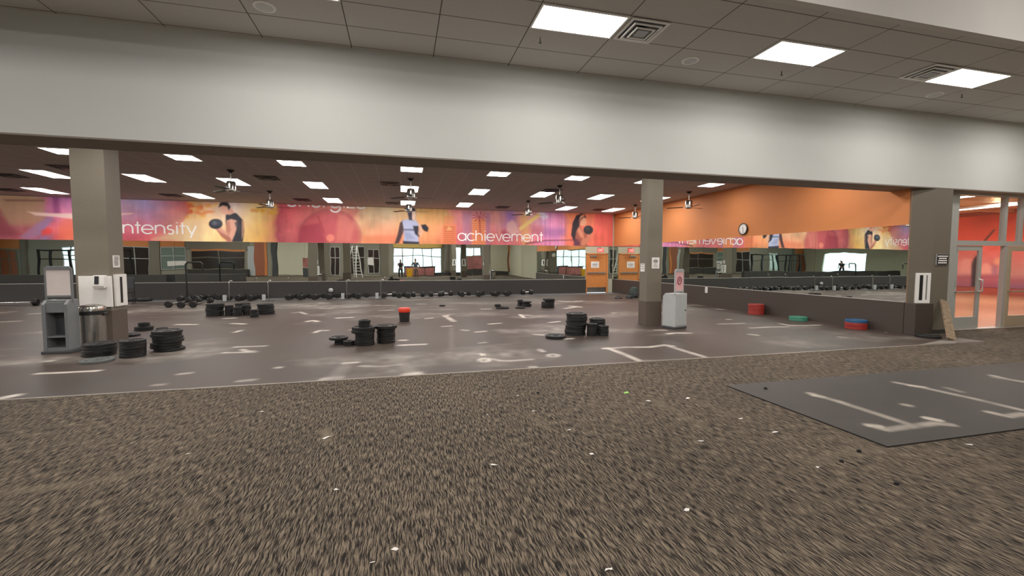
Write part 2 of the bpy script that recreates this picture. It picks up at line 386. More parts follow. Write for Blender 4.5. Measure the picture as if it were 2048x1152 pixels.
# floors -----------------------------------------------------------
def floor_grid(name, m, x0, x1, y0, y1, step, segs, z=0., kind=True, dust=0.):
    nu, nv = int((x1-x0)/step)+1, int((y1-y0)/step)+1
    X, Y = np.meshgrid(np.linspace(x0, x1, nu), np.linspace(y0, y1, nv))
    noi = vnoise(X.shape, (max(2, int(nv/4)), max(2, int(nu/4))), 2)
    c = chalk(X, Y, segs, noi)
    if dust:
        big = vnoise(X.shape, (int((y1-y0)/1.2), int((x1-x0)/2.0)), 4)
        c = np.maximum(c, np.clip((big-.56)*dust, 0, .22)*noi*1.5)
    P = np.stack([X, Y, np.full(X.shape, z)], -1)
    o = grid_obj(name, P, m, np.repeat(c[..., None], 3, -1))
    if kind: struct(o)
    return o
SCUFF = [([(354, 649), (391, 649)], .06, .8), ([(466, 647), (488, 648)], .06, .9), ([(449, 637), (469, 636)], .06, .7), ([(469, 665), (481, 661)], .05, .6),
 ([(449, 705.5), (510, 704)], .03, .6), ([(471, 694), (530, 692)], .03, .6), ([(484, 699), (498, 704), (505, 702)], .03, .6), ([(630, 665), (640, 661), (654, 661)], .05, .8), ([(615, 643), (625, 641), (635, 643)], .06, .9),
 ([(676, 636), (703, 635)], .07, .9), ([(798, 690.5), (850, 688.5)], .035, .9), ([(801, 680.5), (811, 680.5)], .035, .8), ([(886, 653), (901, 652)], .05, .7), ([(897, 630), (888, 633)], .05, .6), ([(889, 631), (908, 643)], .07, .55),
 ([(852, 637), (864, 636)], .05, .7), ([(979, 648), (1000, 646.5)], .05, .9), ([(1099, 645), (1118, 643)], .05, .9), ([(1040, 629), (1048, 635)], .05, .9), ([(1043, 630), (1061, 631)], .05, .8),
 ([(1065, 634), (1082, 633)], .05, .6), ([(953, 664), (970, 662.5)], .05, .8), ([(925, 660), (935, 661)], .04, .5), ([(960, 686), (970, 685)], .04, .45), ([(1070, 669), (1085, 670)], .05, .8), ([(1131, 678), (1143, 677)], .05, .8), ([(1226, 626), (1230, 626)], .06, .8),
 ([(1140, 612), (1160, 614)], .08, .7), ([(1150, 603), (1162, 602)], .09, .7), ([(1130, 617), (1150, 614)], .08, .6), ([(1120, 602), (1140, 603)], .09, .5), ([(965, 618), (980, 618)], .07, .5), ([(1336, 667.5), (1352, 666), (1380, 666)], .05, .9), ([(1310, 660), (1330, 660.5)], .05, .7),
 ([(78, 747), (130, 745), (195, 741.5)], .03, .8), ([(-30, 803), (0, 797), (29, 791)], .06, .95), ([(88, 723), (103, 722)], .03, .6), ([(640, 763), (650, 757), (680, 755)], .06, .45), ([(688, 726.5), (713, 725)], .04, .7),
 ([(723, 732), (760, 733), (800, 729)], .05, .35), ([(800, 718), (806, 727), (820, 742)], .12, .16), ([(815, 749), (832, 747)], .09, .5), ([(692, 731), (680, 745), (665, 760)], .1, .14), ([(903, 655), (903, 716)], .03, .06),
 ([(1217, 697), (1250, 694.5), (1300, 694), (1330, 690), (1345, 692)], .05, .55), ([(1330, 690), (1370, 702), (1410, 714)], .05, .5), ([(1217, 697), (1250, 709), (1280, 722)], .05, .6), ([(1280, 722), (1340, 721)], .05, .3), ([(1209, 697), (1217, 696.5)], .05, .9),
 ([(979, 717), (1000, 721), (1023, 721.6), (1064, 718.7)], .035, .5), ([(961, 707), (966, 710)], .04, .9), ([(1079, 699), (1086, 703)], .04, .5), ([(1062, 734), (1070, 734)], .04, .5),
 ([(1501, 656), (1540, 654), (1575, 653.5)], .05, .5), ([(1561, 647.5), (1580, 651), (1610, 651), (1640, 650)], .05, .5), ([(1438, 648), (1487, 647)], .05, .4), ([(1501, 669), (1512, 670)], .06, .6), ([(1455, 639), (1460, 639)], .05, .6), ([(1435, 618), (1446, 619)], .06, .5), ([(1680, 674), (1692, 675)], .05, .4),
 ([(0, 625), (30, 623)], .05, .6), ([(0, 644), (40, 642)], .05, .5), ([(60, 628), (95, 626)], .06, .7), ([(252, 624), (262, 624)], .06, .8), ([(640, 606), (655, 606)], .09, .6), ([(600, 612), (630, 611)], .06, .5), ([(585, 626), (600, 624), (612, 628)], .05, .5), ([(640, 617), (660, 617)], .05, .5),
 ([(754, 611), (790, 611)], .06, .5), ([(835, 608), (850, 608)], .06, .6), ([(760, 621), (785, 620)], .06, .5), ([(700, 660), (712, 659)], .04, .5), ([(555, 735), (560, 735)], .03, .6), ([(360, 748), (380, 746)], .03, .5), ([(480, 762), (505, 760)], .05, .4), ([(310, 770), (325, 769)], .04, .4)]
def circ(cx, cy_, rx, ry, w, a): return ([(cx+rx*math.cos(t*PI/8), cy_+ry*math.sin(t*PI/8)) for t in range(17)], w, a)
SCUFF += [circ(969, 720, 9, 3.5, .03, .7), circ(1106, 711, 9, 2.6, .03, .5)]
frub = floor_grid('floor_rubber', 'rubber', -15.2, 11.2, YC, 19.6, .045, SCUFF, 0., dust=.9)
o = MB(); o.add([(XL, YC, 0), (-15.2, YC, 0), (-15.2, 19.6, 0), (XL, 19.6, 0)], [(0, 1, 2, 3)]); struct(o.build('floor_rubber_side', 'rubber'))
o = MB(); o.add([(XL, 19.6, 0), (11.2, 19.6, 0), (11.2, D, 0), (XL, D, 0)], [(0, 1, 2, 3)]); struct(o.build('floor_strip', 'strip'))
CMARK = [([(0, 985), (120, 972), (240, 955)], .05, .4), ([(240, 955), (310, 935), (380, 908)], .04, .35), ([(1310, 802), (1360, 828), (1410, 858)], .06, .28), ([(1390, 800), (1440, 822), (1490, 838)], .06, .25), ([(1060, 830), (1100, 858)], .05, .25),
 ([(1620, 925), (1700, 905), (1760, 900)], .06, .3), ([(1690, 875), (1720, 890)], .05, .3), ([(650, 860), (655, 880)], .025, .6), ([(400, 1000), (372, 1045)], .03, .3), ([(980, 905), (1040, 880)], .05, .12), ([(1000, 735), (1400, 712)], .12, .16)]
floor_grid('floor_carpet', 'carpet', -9., 12.4, .6, YC, .035, CMARK, 0.)
o = MB()
for q in (((XL, YR-8), (-9, YC)), ((-9, YR-8), (12.4, .6)), ((12.4, YR-8), (16, 7.3))):
    (a, b), (c, d) = q; o.add([(a, b, 0), (c, b, 0), (c, d, 0), (a, d, 0)], [(0, 1, 2, 3)])
o.add([(11.2, YC, 0), (12.4, YC, 0), (12.4, 7.3, 0), (11.2, 7.3, 0)], [(0, 1, 2, 3)])
struct(o.build('floor_carpet_rear', 'carpet'))
o = MB(); o.box(-15.2, 10.4, YC-.018, YC+.012, 0, .007); struct(o.build('trim_1', mat('transition_strip', (150, 140, 128), .35, var=.25, scale=1.1)))
# ceilings ---------------------------------------------------------
o = MB(); o.box(XL, 11.2, YHB, D+.2, ZC, ZC+.15); struct(o.build('ceiling_gym', 'darkceil'))
o = MB(); o.box(XL, 16, YB, YH, ZO, ZO+.15); struct(o.build('ceiling_hall', 'outceil'))
o = MB(); o.box(XL, 16, YB-.1, YB, ZO-.002, ZB+.1); struct(o.build('wall_bulkhead', 'drywall'))
o = MB(); o.box(XL, 16, YR-8, YB-.1, ZB, ZB+.3); struct(o.build('ceiling_front', 'drywall'))
# header wall ------------------------------------------------------
o = MB(); o.box(XL, 16, YH, YHB-.01, ZH+.02, ZO+.15); struct(o.build('wall_header', 'header'))
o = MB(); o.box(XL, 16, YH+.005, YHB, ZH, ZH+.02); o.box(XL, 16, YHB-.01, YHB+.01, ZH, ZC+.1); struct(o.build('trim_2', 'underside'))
# mural wall -------------------------------------------------------
DX0, DX1, DZ = 9.07, 10.27, 2.0
o = MB(); o.box(XL, DX0, D, D+.2, 0, ZC); o.box(DX1, 11.0, D, D+.2, 0, ZC); o.box(DX0, DX1, D, D+.2, DZ, ZC); struct(o.build('wall_back', 'beige'))
o = MB(); o.box(XL, DX0-.03, D-.09, D-.002, 0, ZM0); struct(o.build('baseboard_back', 'wains'))
o = MB(); o.box(XL, DX0-.03, D-.095, D-.002, ZM0, ZM0+.012); struct(o.build('trim_3', 'trimlight'))
# side wall (slightly off square) ----------------------------------
def rwall(name, m, s0, s1, z0, z1, f0, f1):   # s along wall from near end, f in front of the wall line
    b = MB(); P = []
    for s, f in ((s0, f0), (s1, f0), (s1, f1), (s0, f1)):
        p = RA+RDIR*s+RN*f; P.append((p.x, p.y))
    b.prism(P, z0, z1); return b.build(name, m)
struct(rwall('wall_right', 'orange', 0, RLEN-.02, 0, ZC, -.2, -.01))
struct(rwall('baseboard_right', 'wains2', -.0, RLEN-.02, 0, ZM0, 0., .05))
struct(rwall('trim_4', 'trimlight', -.0, RLEN-.02, ZM0, ZM0+.01, 0., .055))
# pier at the near end of the side wall
PCX = 11.16; PRX = aty(1904, 450, YH).x
b = MB(); b.prism([(10.68, 7.165), (PCX, YH+.01), (PRX, YH+.01), (PRX, 7.9), (11.0, 7.9)], 0, ZH+.01); struct(b.build('wall_pier', 'olivedark'))
b = MB(); b.prism([(10.63, 7.15), (10.66, 6.95), (11.13, 6.92), (11.13, 7.0), (10.68, 7.158)], 0, ZM0-.015); struct(b.build('baseboard_pier', 'wains2', bevel=.006))
b = MB(); b.box(PCX, PRX+.01, YH-.004, YH+.009, 0, .085); struct(b.build('trim_5', 'wains'))
# pillars ----------------------------------------------------------
def pillar(x0, x1, y0, y1, ztop, zb=.62, m='olive', mb_='base'):
    b = MB(); b.box(x0, x1, y0, y1, 0, ztop); p = struct(b.build('pillar', m, bevel=.004))
    b = MB(); e = .012; b.box(x0-e, x1+e, y0-e, y1+e, 0, zb); b.build('pillar_base', mb_, p, bevel=.004)
    return p
pillar(-5.86, -5.33, 9.87, 10.33, ZC)
PRX0, PRX1, PRY = 5.80, 6.20, 9.56
pillar(PRX0, PRX1, PRY, PRY+.34, ZC, .6)
for x, y, s in ((-6.2, 3.6, .6), (-4.7, -.3, .6), (5.0, -8.6, .5), (5.6, -7.6, .5), (6.2, -3.8, .55), (7.5, 1.7, .6)):
    pillar(x-s/2, x+s/2, y-s/2, y+s/2, ZB)
# far walls and rear wall ------------------------------------------
b = MB(); b.box(XL-.2, XL, YR-8, -6.4, 0, ZB); b.box(XL-.2, XL, -.8, D, 0, ZB); b.box(XL-.2, XL, -6.4, -.8, 0, .4); b.box(XL-.2, XL, -6.4, -.8, 2.75, ZB); struct(b.build('wall_left', 'beige'))
b = MB(); b.box(12.4, 12.6, YR-8, 3.2, 0, ZB); b.box(15.8, 16, 3., 7.3, 0, ZB); b.box(12.4, 16, 3.0, 3.2, 0, ZB); struct(b.build('wall_hall_side', 'beige'))
YV = 2*D-YR                                  # rear wall as the mural wall mirror shows it
def rx(px): return aty(px, 525, YV).x
def rzz(py, px=800): return max(0., aty(px, py, YV).z)
opens = [(125, 160, 0., 3.0), (787, 883, .25, 3.15), (909, 924, .0, 3.3), (931, 962, 2.2, 3.3), (1035, 1041, .5, 3.0), (1057, 1066, .1, 2.5)]
b = MB(); x = XL
for p0, p1, z0, z1 in opens:
    a, c = rx(p0), rx(p1); b.box(x, a, YR-.2, YR, 0, ZB)
    if z0 > 0: b.box(a, c, YR-.2, YR, 0, z0)
    b.box(a, c, YR-.2, YR, z1, ZB); x = c
b.box(x, 12.6, YR-.2, YR, 0, ZB); struct(b.build('wall_rear', 'rear'))
def wpanel(name, m, p0, p1, z0, z1, d=.06, y=YR):
    b = MB(); b.box(rx(p0), rx(p1), y+.004, y+d, z0, z1); return b.build(name, m)
n = 1
for p0, p1, z0, z1, nm_, nz in ((125, 160, 0, 3., 2, 2), (787, 883, .25, 3.15, 5, 2), (909, 924, 0, 3.3, 1, 1), (931, 962, 2.2, 3.3, 2, 1), (1035, 1041, .5, 3., 1, 2), (1057, 1066, .1, 2.5, 1, 1)):
    a, c = rx(p0), rx(p1); w = .05
    b = MB()
    for k in range(nm_+1): X = a+(c-a)*k/nm_; b.box(X-w, X+w, YR-.1, YR-.02, z0, z1)
    for zz in [z0+.05, z1-.05]+([2.2] if nz == 2 else []): b.box(a, c, YR-.1, YR-.02, zz-w, zz+w)
    f = struct(b.build('window_%d' % n, 'alu')); n += 1
    b = MB(); b.box(a, c, YR-.065, YR-.055, z0, z1); b.build('pane', 'glass', f)
for p0, p1, z0, z1, m, fr in ((660, 679, .2, 3.2, 'brownwin', 1), (693, 730, .2, 3.2, 'brownwin', 1), (737, 759, .3, 2.9, 'brownwin', 1), (385, 490, .8, 2.7, 'brownwin', 0), (322, 373, .8, 3.0, 'greenwin', 1), (243, 300, .2, 3.0, 'brownwin', 1), (0, 36, .2, 2.6, 'rust', 0)):
    a, c = rx(p0), rx(p1); b = MB(); b.box(a, c, YR+.004, YR+.03, z0, z1); f = struct(b.build('window_%d' % n, m)); n += 1
    b = MB(); w = .035
    for X in (a, (a+c)/2, c): b.box(X-w, X+w, YR+.03, YR+.07, z0, z1)
    for zz in (z0, z0+(z1-z0)*.62, z1): b.box(a, c, YR+.031, YR+.069, zz-w, zz+w)
    b.build('mullion', 'alu' if fr else 'olive', f)
t_ = 6
for p0, p1, z0, z1, m in ((557, 634, .12, 4.1, 'cream'), (245, 372, 3.05, 4.1, 'orange'), (0, 48, 2.75, 3.6, 'orange'), (374, 500, 2.85, 4.1, 'olive'), (385, 490, 2.7, 2.86, 'orange'), (511, 530, .1, 3.6, 'rust'), (530, 535, .1, 4., 'orange'), (497, 511, .1, 3.2, 'greyl'), (545, 556, 0, 4., 'greyd'), (762, 776, 0, 4., 'olive'),
                          (786, 884, 3.16, 3.7, 'gold'), (980, 1014, .4, 4.1, 'beige'), (1015, 1024, 2.7, 3.5, 'orange'), (1015, 1023, .4, 2.7, 'rust'), (1042, 1056, .2, 4., 'olive'), (1050, 1067, 2.6, 3.6, 'gold'), (47, 57, 0, 4., 'olive'), (648, 659, 0, 4.1, 'olive'), (301, 320, 0, 4.1, 'olive')):
    struct(wpanel('trim_%d' % t_, m, p0, p1, z0, z1, .05+.006*(t_-6))); t_ += 1
b = MB(); b.box(rx(380), rx(500), YR+.06, YR+.8, 0, .75); struct(b.build('trim_%d' % t_, 'wains')); t_ += 1
b = MB(); b.box(rx(835), rx(1010), YR+.3, YR+1.3, 0, .38); struct(b.build('trim_%d' % t_, 'wains')); t_ += 1
b = MB(); b.box(-31, -10.8, 6.1, 6.45, 0, .68); struct(b.build('wall_half', 'wains'))
# ================================================================== STUDIO BEHIND THE GLASS DOORS
SX1, SY0, SY1, SZ = 28., 7.3, 21., 4.1
b = MB(); b.add([(11.5, SY0, .0), (SX1, SY0, .0), (SX1, SY1, .0), (11.5, SY1, .0)], [(0, 1, 2, 3)]); struct(b.build('floor_studio', 'studiofloor'))
b = MB(); b.box(11.2, SX1+.2, SY0+.35, SY1, SZ, SZ+.1)
for Y in (12.2, 14.4): b.box(12, SX1, Y, Y+.25, SZ-.16, SZ)
struct(b.build('ceiling_studio', 'studioceil'))
b = MB(); b.box(SX1, SX1+.2, SY0, SY1, 0, SZ); b.box(11.2, SX1, SY1, SY1+.2, 0, SZ); b.box(16, SX1, SY0-.2, SY0, 0, SZ); struct(b.build('wall_studio', 'studiowall'))
# ================================================================== MIRRORS (separate sheets)
edges = [-36, -26, -16.2, -13.8, -11.35, -8.9, -6.5, -4.05, -1.6, .82, 3.26, 5.7, 8.1, DX0-.04]
cnt = len(edges)-1
for k in range(cnt):
    a, c = edges[k], edges[k+1]; b = MB(); b.box(a+.003-(a+c)/2, c-.003-(a+c)/2, -.012, 0, 0, ZM1-ZM0-.02)
    j = cnt-1-k
    lab = 'mirror sheet on the mural wall, %s from the orange exit door' % ('first' if j == 0 else ordn(j))
    o = tag(b.build('wall_mirror', 'mirror', loc=((a+c)/2, D-.012, ZM0+.014)), lab, 'mirror', 'mirror sheets under the mural')
    o.rotation_euler = (random.uniform(-.0007, .0007), 0, random.uniform(-.0006, .0006))
b = MB(); b.box(-.12, .12, -.01, 0, 0, ZM1-ZM0-.02); tag(b.build('wall_mirror', 'mirror', loc=(DX1+.15, D-.006, ZM0+.014)), 'narrow mirror strip between the orange exit door and the corner', 'mirror')
rs = [0, 2.2, 4.4, 6.6, 8.8, 11.0, RLEN-.02]
for k in range(6):
    b = MB(); h = (rs[k+1]-rs[k])/2; b.box(-h+.003, h-.003, 0, .01, 0, ZM1-ZM0-.02)
    p = RA+RDIR*((rs[k]+rs[k+1])/2)+RN*.0
    o = tag(b.build('wall_mirror', 'mirror', loc=(p.x, p.y, ZM0+.014)), 'mirror sheet on the orange clock wall, %s from the olive pier' % ordn(k), 'mirror', 'mirror sheets under the orange wall')
    o.rotation_euler = (random.uniform(-.0006, .0006), 0, RANG+random.uniform(-.0006, .0006))
# ================================================================== MURAL
MZ0, MZ1, MX0, MX1 = 2.375, ZC-.012, -16.2, 10.52
def lerp(a, b, t): return a+(b-a)*t
def paint_mural():
    nu, nv = 1180, 74
    X, Z = np.meshgrid(np.linspace(MX0, MX1, nu), np.linspace(MZ0, MZ1, nv))
    PX, PY = pix(X, np.full(X.shape, D), Z)
    W = vnoise(X.shape, (3, 40), 4); W2 = vnoise(X.shape, (5, 90), 3); W3 = vnoise(X.shape, (2, 260), 2)
    qx = PX+(W-.5)*26; qy = PY+(W2-.5)*14
    top = 386+.0338*PX; bot = 479+.0114*PX
    V = np.clip((qy-top)/(bot-top), 0, 1)          # 0 top, 1 bottom
    def C(r, g, b): return np.array([r, g, b], float)
    stops = [(-200, (150, 90, 90), (120, 40, 60)), (0, (190, 140, 105), (140, 45, 60)), (70, (190, 140, 110), (165, 50, 65)), (92, (205, 90, 130), (120, 70, 120)), (108, (196, 100, 170), (215, 60, 70)), (150, (205, 110, 185), (225, 90, 60)), (240, (205, 165, 205), (195, 50, 70)),
             (300, (170, 150, 215), (205, 60, 75)), (345, (205, 110, 130), (205, 110, 90)), (369, (210, 80, 80), (215, 165, 120)), (374, (238, 160, 80), (240, 200, 150)), (420, (225, 170, 130), (246, 205, 130)), (470, (225, 195, 195), (246, 196, 110)), (520, (240, 196, 110), (240, 170, 70)), (546, (235, 150, 70), (205, 110, 70)),
             (556, (205, 55, 70), (150, 40, 55)), (585, (224, 70, 80), (200, 70, 75)), (640, (222, 110, 100), (215, 110, 105)), (700, (226, 130, 105), (220, 110, 90)), (722, (232, 190, 140), (236, 140, 90)), (780, (232, 205, 160), (236, 120, 80)), (800, (232, 190, 130), (226, 110, 66)), (850, (230, 165, 85), (226, 125, 70)),
             (885, (225, 160, 85), (225, 100, 60)), (915, (215, 110, 110), (190, 60, 75)), (945, (190, 110, 120), (200, 80, 75)), (985, (220, 130, 125), (205, 80, 80)), (1020, (165, 110, 170), (200, 80, 95)), (1050, (222, 140, 100), (215, 90, 70)), (1085, (200, 130, 190), (200, 90, 140)), (1120, (190, 80, 130), (195, 90, 150)), (1135, (226, 110, 70), (215, 80, 60)),
             (1160, (230, 110, 60), (210, 70, 60)), (1200, (205, 60, 55), (215, 70, 50)), (1235, (180, 50, 55), (185, 45, 50))]
    xs = [s[0] for s in stops]
    T = np.stack([np.interp(qx, xs, [s[1][k] for s in stops]) for k in range(3)], -1)
    B = np.stack([np.interp(qx, xs, [s[2][k] for s in stops]) for k in range(3)], -1)
    img = lerp(T, B, (V*V*(3-2*V))[..., None])
    img = img*.84+np.array([255, 232, 215.])*.16; img *= (.88+.26*W[..., None]); img *= (.94+.12*W3[..., None])
    def poly(pts, col, a=1., soft=1.6, warp=0):
        nonlocal img
        m = pmask(PX+(W2-.5)*warp, PY+(W-.5)*warp, pts, soft)[..., None]*a; img = lerp(img, C(*col), m)
    def ell(cx, cy_, rx_, ry_, col, a=1., soft=.12):
        nonlocal img
        r = np.hypot((PX-cx)/rx_, (PY-cy_)/ry_); m = np.clip((1-r)/soft*.5+.5, 0, 1)[..., None]*a; img = lerp(img, C(*col), m)
    # tan rounded shape with red lower field
    poly([(0, 392), (92, 394), (90, 440), (70, 450), (20, 450), (4, 430)], (176, 134, 100), .7, 5, 6)
    poly([(8, 399), (90, 400), (90, 403), (14, 403)], (120, 80, 66), .7, 1.5); poly([(-40, 400), (2, 420), (18, 446), (40, 470), (-40, 478)], (130, 46, 58), .6, 6, 8)
    poly([(40, 475), (70, 450), (105, 432), (108, 436), (80, 470), (60, 480)], (150, 120, 165), .6, 3); poly([(84, 462), (98, 455), (106, 462), (100, 470), (86, 471)], (240, 60, 50), .8, 3)
    poly([(122, 440), (155, 432), (158, 478), (120, 478)], (232, 92, 62), .5, 6, 8)
    poly([(106, 392), (118, 392), (122, 430), (108, 428)], (140, 60, 110), .7, 4)
    # outstretched arms
    poly([(56, 423), (64, 424), (110, 427), (148, 427), (160, 433), (160, 446), (146, 438), (112, 434), (72, 431)], (246, 200, 190), .92, 1.5)
    poly([(236, 427), (262, 426), (270, 427), (262, 429), (236, 431)], (246, 190, 185), .92, 1.2)
    # gold wedge under the first word, rough orange foliage
    poly([(305, 481), (345, 466), (372, 446), (405, 440), (405, 483)], (226, 188, 140), .75, 4, 6)
    for k in range(26):
        ex, ey = random.uniform(374, 436), random.uniform(402, 440); ell(ex, ey, random.uniform(3, 9), random.uniform(2, 5), random.choice([(214, 80, 50), (240, 150, 60), (226, 110, 60), (246, 190, 110)]), .6, .5)
    for k in range(12):
        ell(random.uniform(505, 552), random.uniform(408, 430), random.uniform(3, 8), random.uniform(2, 4), random.choice([(240, 180, 60), (220, 130, 50)]), .6, .5)
    poly([(372, 440), (384, 446), (384, 484), (372, 482)], (240, 205, 150), .6, 3)
    # man in a black tank top curling a dumbbell
    sk, sk2 = (224, 160, 136), (176, 104, 84)
    poly([(452, 430), (463, 424), (474, 427), (486, 440), (489, 462), (486, 484), (464, 484), (455, 460), (452, 444)], (44, 42, 50), 1, 1.5)
    poly([(454, 441), (463, 438), (474, 441), (476, 452), (470, 470), (464, 484), (452, 484), (453, 460)], sk, 1, 1.5); poly([(453, 446), (459, 441), (462, 460), (456, 476), (452, 470)], sk2, .7, 2.5)
    poly([(432, 458), (440, 455), (458, 470), (464, 482), (458, 484), (444, 474)], sk2, 1, 1.5); poly([(432, 456), (440, 452), (456, 466), (460, 474), (444, 466)], sk, .8, 2)
    poly([(452, 428), (456, 415), (464, 417), (470, 426), (460, 430)], sk, 1, 1.2)
    poly([(440, 416), (446, 409), (456, 411), (459, 420), (454, 430), (445, 428), (442, 421)], (228, 165, 140), 1, 1.2)
    poly([(438, 415), (440, 407), (448, 403), (457, 406), (462, 414), (458, 421), (455, 413), (446, 411)], (46, 40, 46), 1, 1.2)
    poly([(470, 446), (478, 440), (483, 456), (478, 470)], (58, 56, 62), .8, 1.5); poly([(484, 440), (489, 445), (488, 470), (484, 478)], (210, 150, 120), .8, 1.5)
    ell(432, 448, 13.5, 10, (38, 40, 48)); ell(430, 446, 6, 5, (104, 112, 124), .7, .6); ell(440, 446, 4, 6, (70, 74, 84), .6, .6)
    # large translucent weight disc
    poly([(586, 470), (596, 455), (640, 442), (680, 426), (716, 420), (706, 440), (690, 484), (588, 486)], (170, 50, 66), .28, 4, 4)
    ell(660, 474, 64, 56, (150, 50, 66), .45, .04); ell(660, 474, 58, 50, (206, 78, 84), .42, .04); ell(661, 476, 8, 7.5, (240, 130, 110), .9, .25)
    poly([(604, 452), (640, 447), (652, 486), (596, 486)], (146, 40, 62), .45, 3); poly([(676, 428), (690, 426), (708, 450), (702, 484), (672, 484)], (236, 150, 120), .35, 4, 6); poly([(634, 432), (637, 431), (650, 466), (648, 468)], (160, 50, 66), .6, 1.5)
    poly([(724, 472), (760, 470), (796, 474), (796, 490), (724, 490)], (232, 120, 84), .55, 4)
    # man in a pale blue shirt
    poly([(789, 488), (795, 470), (800, 446), (806, 440), (812, 446), (806, 466), (798, 486)], (70, 46, 48), 1, 1.5)
    poly([(804, 441), (815, 438), (832, 440), (838, 450), (836, 466), (838, 489), (807, 489), (808, 462)], (176, 180, 212), 1, 1.5)
    poly([(806, 458), (834, 458), (834, 462), (808, 461)], (80, 84, 110), .8, 1.5); poly([(826, 452), (836, 452), (842, 462), (838, 474), (830, 468)], (40, 38, 52), 1, 1.5)
    poly([(806, 482), (838, 484), (838, 490), (806, 490)], (44, 42, 56), 1, 1.5); poly([(838, 446), (844, 452), (846, 466), (841, 475), (836, 468)], (232, 170, 140), .9, 1.5)
    poly([(842, 450), (851, 449), (857, 456), (855, 464), (849, 462), (845, 458)], (36, 34, 42), 1, 1.2)
    poly([(815, 424), (818, 416), (826, 414), (831, 420), (832, 432), (828, 441), (818, 440)], (60, 50, 66), 1, 1.2); poly([(824, 424), (831, 422), (832, 432), (828, 442), (824, 438)], (246, 205, 180), 1, 1.2)
    poly([(806, 462), (820, 466), (830, 478), (812, 480)], (128, 134, 172), .6, 3)
    # buildings, palm, hand and bar
    for (x0, x1, y0, y1, c1, c2) in ((886, 912, 450, 488, (226, 120, 66), (150, 60, 50)), (944, 970, 438, 492, (238, 140, 76), (180, 70, 60))):
        poly([(x0, y0), (x1, y0), (x1, y1), (x0, y1)], c1, .75, 1.2)
        k = y0+4
        while k < y1: poly([(x0+2, k), (x1-2, k), (x1-2, k+1.3), (x0+2, k+1.3)], c2, .6, 1.); k += 4.2
    poly([(888, 432), (908, 432), (908, 452), (888, 452)], (224, 126, 70), .5, 1.5); poly([(898, 452), (904, 460), (893, 460)], (240, 200, 120), .6, 1.5)
    for a in range(9): poly([(958, 434), (958+15*math.cos(a*.7), 434+10*math.sin(a*.7)), (958+13*math.cos(a*.7+.2), 434+9*math.sin(a*.7+.2))], (150, 40, 50), .8, 1.2)
    poly([(957, 436), (960, 436), (962, 470), (959, 470)], (150, 50, 60), .6, 1.5)
    poly([(925, 424), (942, 424), (942, 490), (925, 490)], (136, 96, 140), .45, 4); poly([(972, 426), (980, 426), (980, 492), (972, 492)], (150, 100, 150), .5, 3); poly([(990, 426), (998, 426), (1004, 470), (996, 470)], (240, 170, 150), .4, 4)
    poly([(1012, 425), (1026, 425), (1034, 460), (1020, 460)], (140, 100, 180), .5, 4); poly([(1042, 425), (1054, 426), (1060, 490), (1044, 490)], (240, 190, 110), .5, 4)
    poly([(1037, 456), (1040, 462), (1082, 432), (1078, 424)], (242, 200, 120), .95, 1.5); poly([(1076, 426), (1088, 424), (1096, 434), (1086, 440)], (222, 214, 226), .9, 2.5)
    poly([(1014, 446), (1024, 440), (1032, 446), (1036, 458), (1040, 464), (1024, 472), (1012, 462)], (236, 176, 168), .85, 3); poly([(1002, 464), (1010, 460), (1020, 474), (1010, 486)], (170, 50, 70), .6, 4)
    for k in range(14):
        x0 = 1086+k*3.2+random.uniform(-1, 1); poly([(x0, 424), (x0+1.2, 424), (x0+1.2, 493), (x0, 493)], random.choice([(232, 200, 236), (150, 80, 160), (246, 220, 240)]), random.uniform(.15, .5), 1.2)
    poly([(1066, 454), (1130, 458), (1134, 474), (1080, 474), (1066, 466)], (100, 60, 120), .4, 5); poly([(1066, 452), (1088, 452), (1086, 484), (1068, 486)], (226, 100, 100), .4, 4); poly([(1050, 486), (1090, 480), (1150, 479), (1150, 481), (1090, 482.5), (1050, 489)], (90, 40, 60), .7, 1.4)
    # dark-haired woman with a ball
    for k in range(10):
        x0 = 1134+k*9.5; poly([(x0, 426), (x0+4, 426), (x0+4, 494), (x0, 494)], random.choice([(240, 130, 70), (190, 50, 50), (226, 90, 60)]), .3, 4)
    poly([(1150, 460), (1153, 449), (1160, 452), (1166, 464), (1174, 470), (1172, 480), (1174, 492), (1148, 492), (1147, 474)], (150, 76, 60), 1, 1.5); poly([(1154, 452), (1160, 455), (1166, 466), (1168, 478), (1160, 474), (1154, 462)], (222, 140, 104), .8, 2.5)
    poly([(1148, 476), (1156, 480), (1164, 492), (1147, 492)], (84, 44, 66), .9, 2.5); poly([(1164, 478), (1172, 476), (1178, 464), (1184, 466), (1176, 484), (1168, 492), (1160, 490)], (190, 110, 84), 1, 1.5)
    poly([(1158, 434), (1164, 430), (1171, 436), (1173, 444), (1169, 452), (1160, 451)], (230, 156, 122), 1, 1.2)
    poly([(1155, 448), (1158, 436), (1160, 432), (1168, 428), (1172, 436), (1164, 434), (1160, 440), (1158, 452), (1152, 462), (1148, 484), (1142, 470), (1145, 446), (1152, 432), (1162, 427), (1170, 430)], (40, 30, 38), 1, 1.4)
    poly([(1143, 470), (1146, 446), (1153, 431), (1160, 430), (1157, 446), (1150, 460), (1148, 480)], (40, 30, 38), 1, 1.6)
    ell(1176, 460, 9.5, 8.8, (34, 32, 36)); ell(1174, 457, 4, 3, (80, 80, 84), .5, .7)
    img = np.clip(img, 0, 255)/255
    L = np.where(img <= .04045, img/12.92, ((img+.055)/1.055)**2.4)
    P = np.stack([X, np.full(X.shape, D-.035), Z], -1)
    return P, L
mural = thing('wall_mural', 'long printed fitness mural in red, orange and violet above the mirrors', 'mural', (0, 0, 0))
P, L = paint_mural(); grid_obj('print', P, 'mural', L, mural)
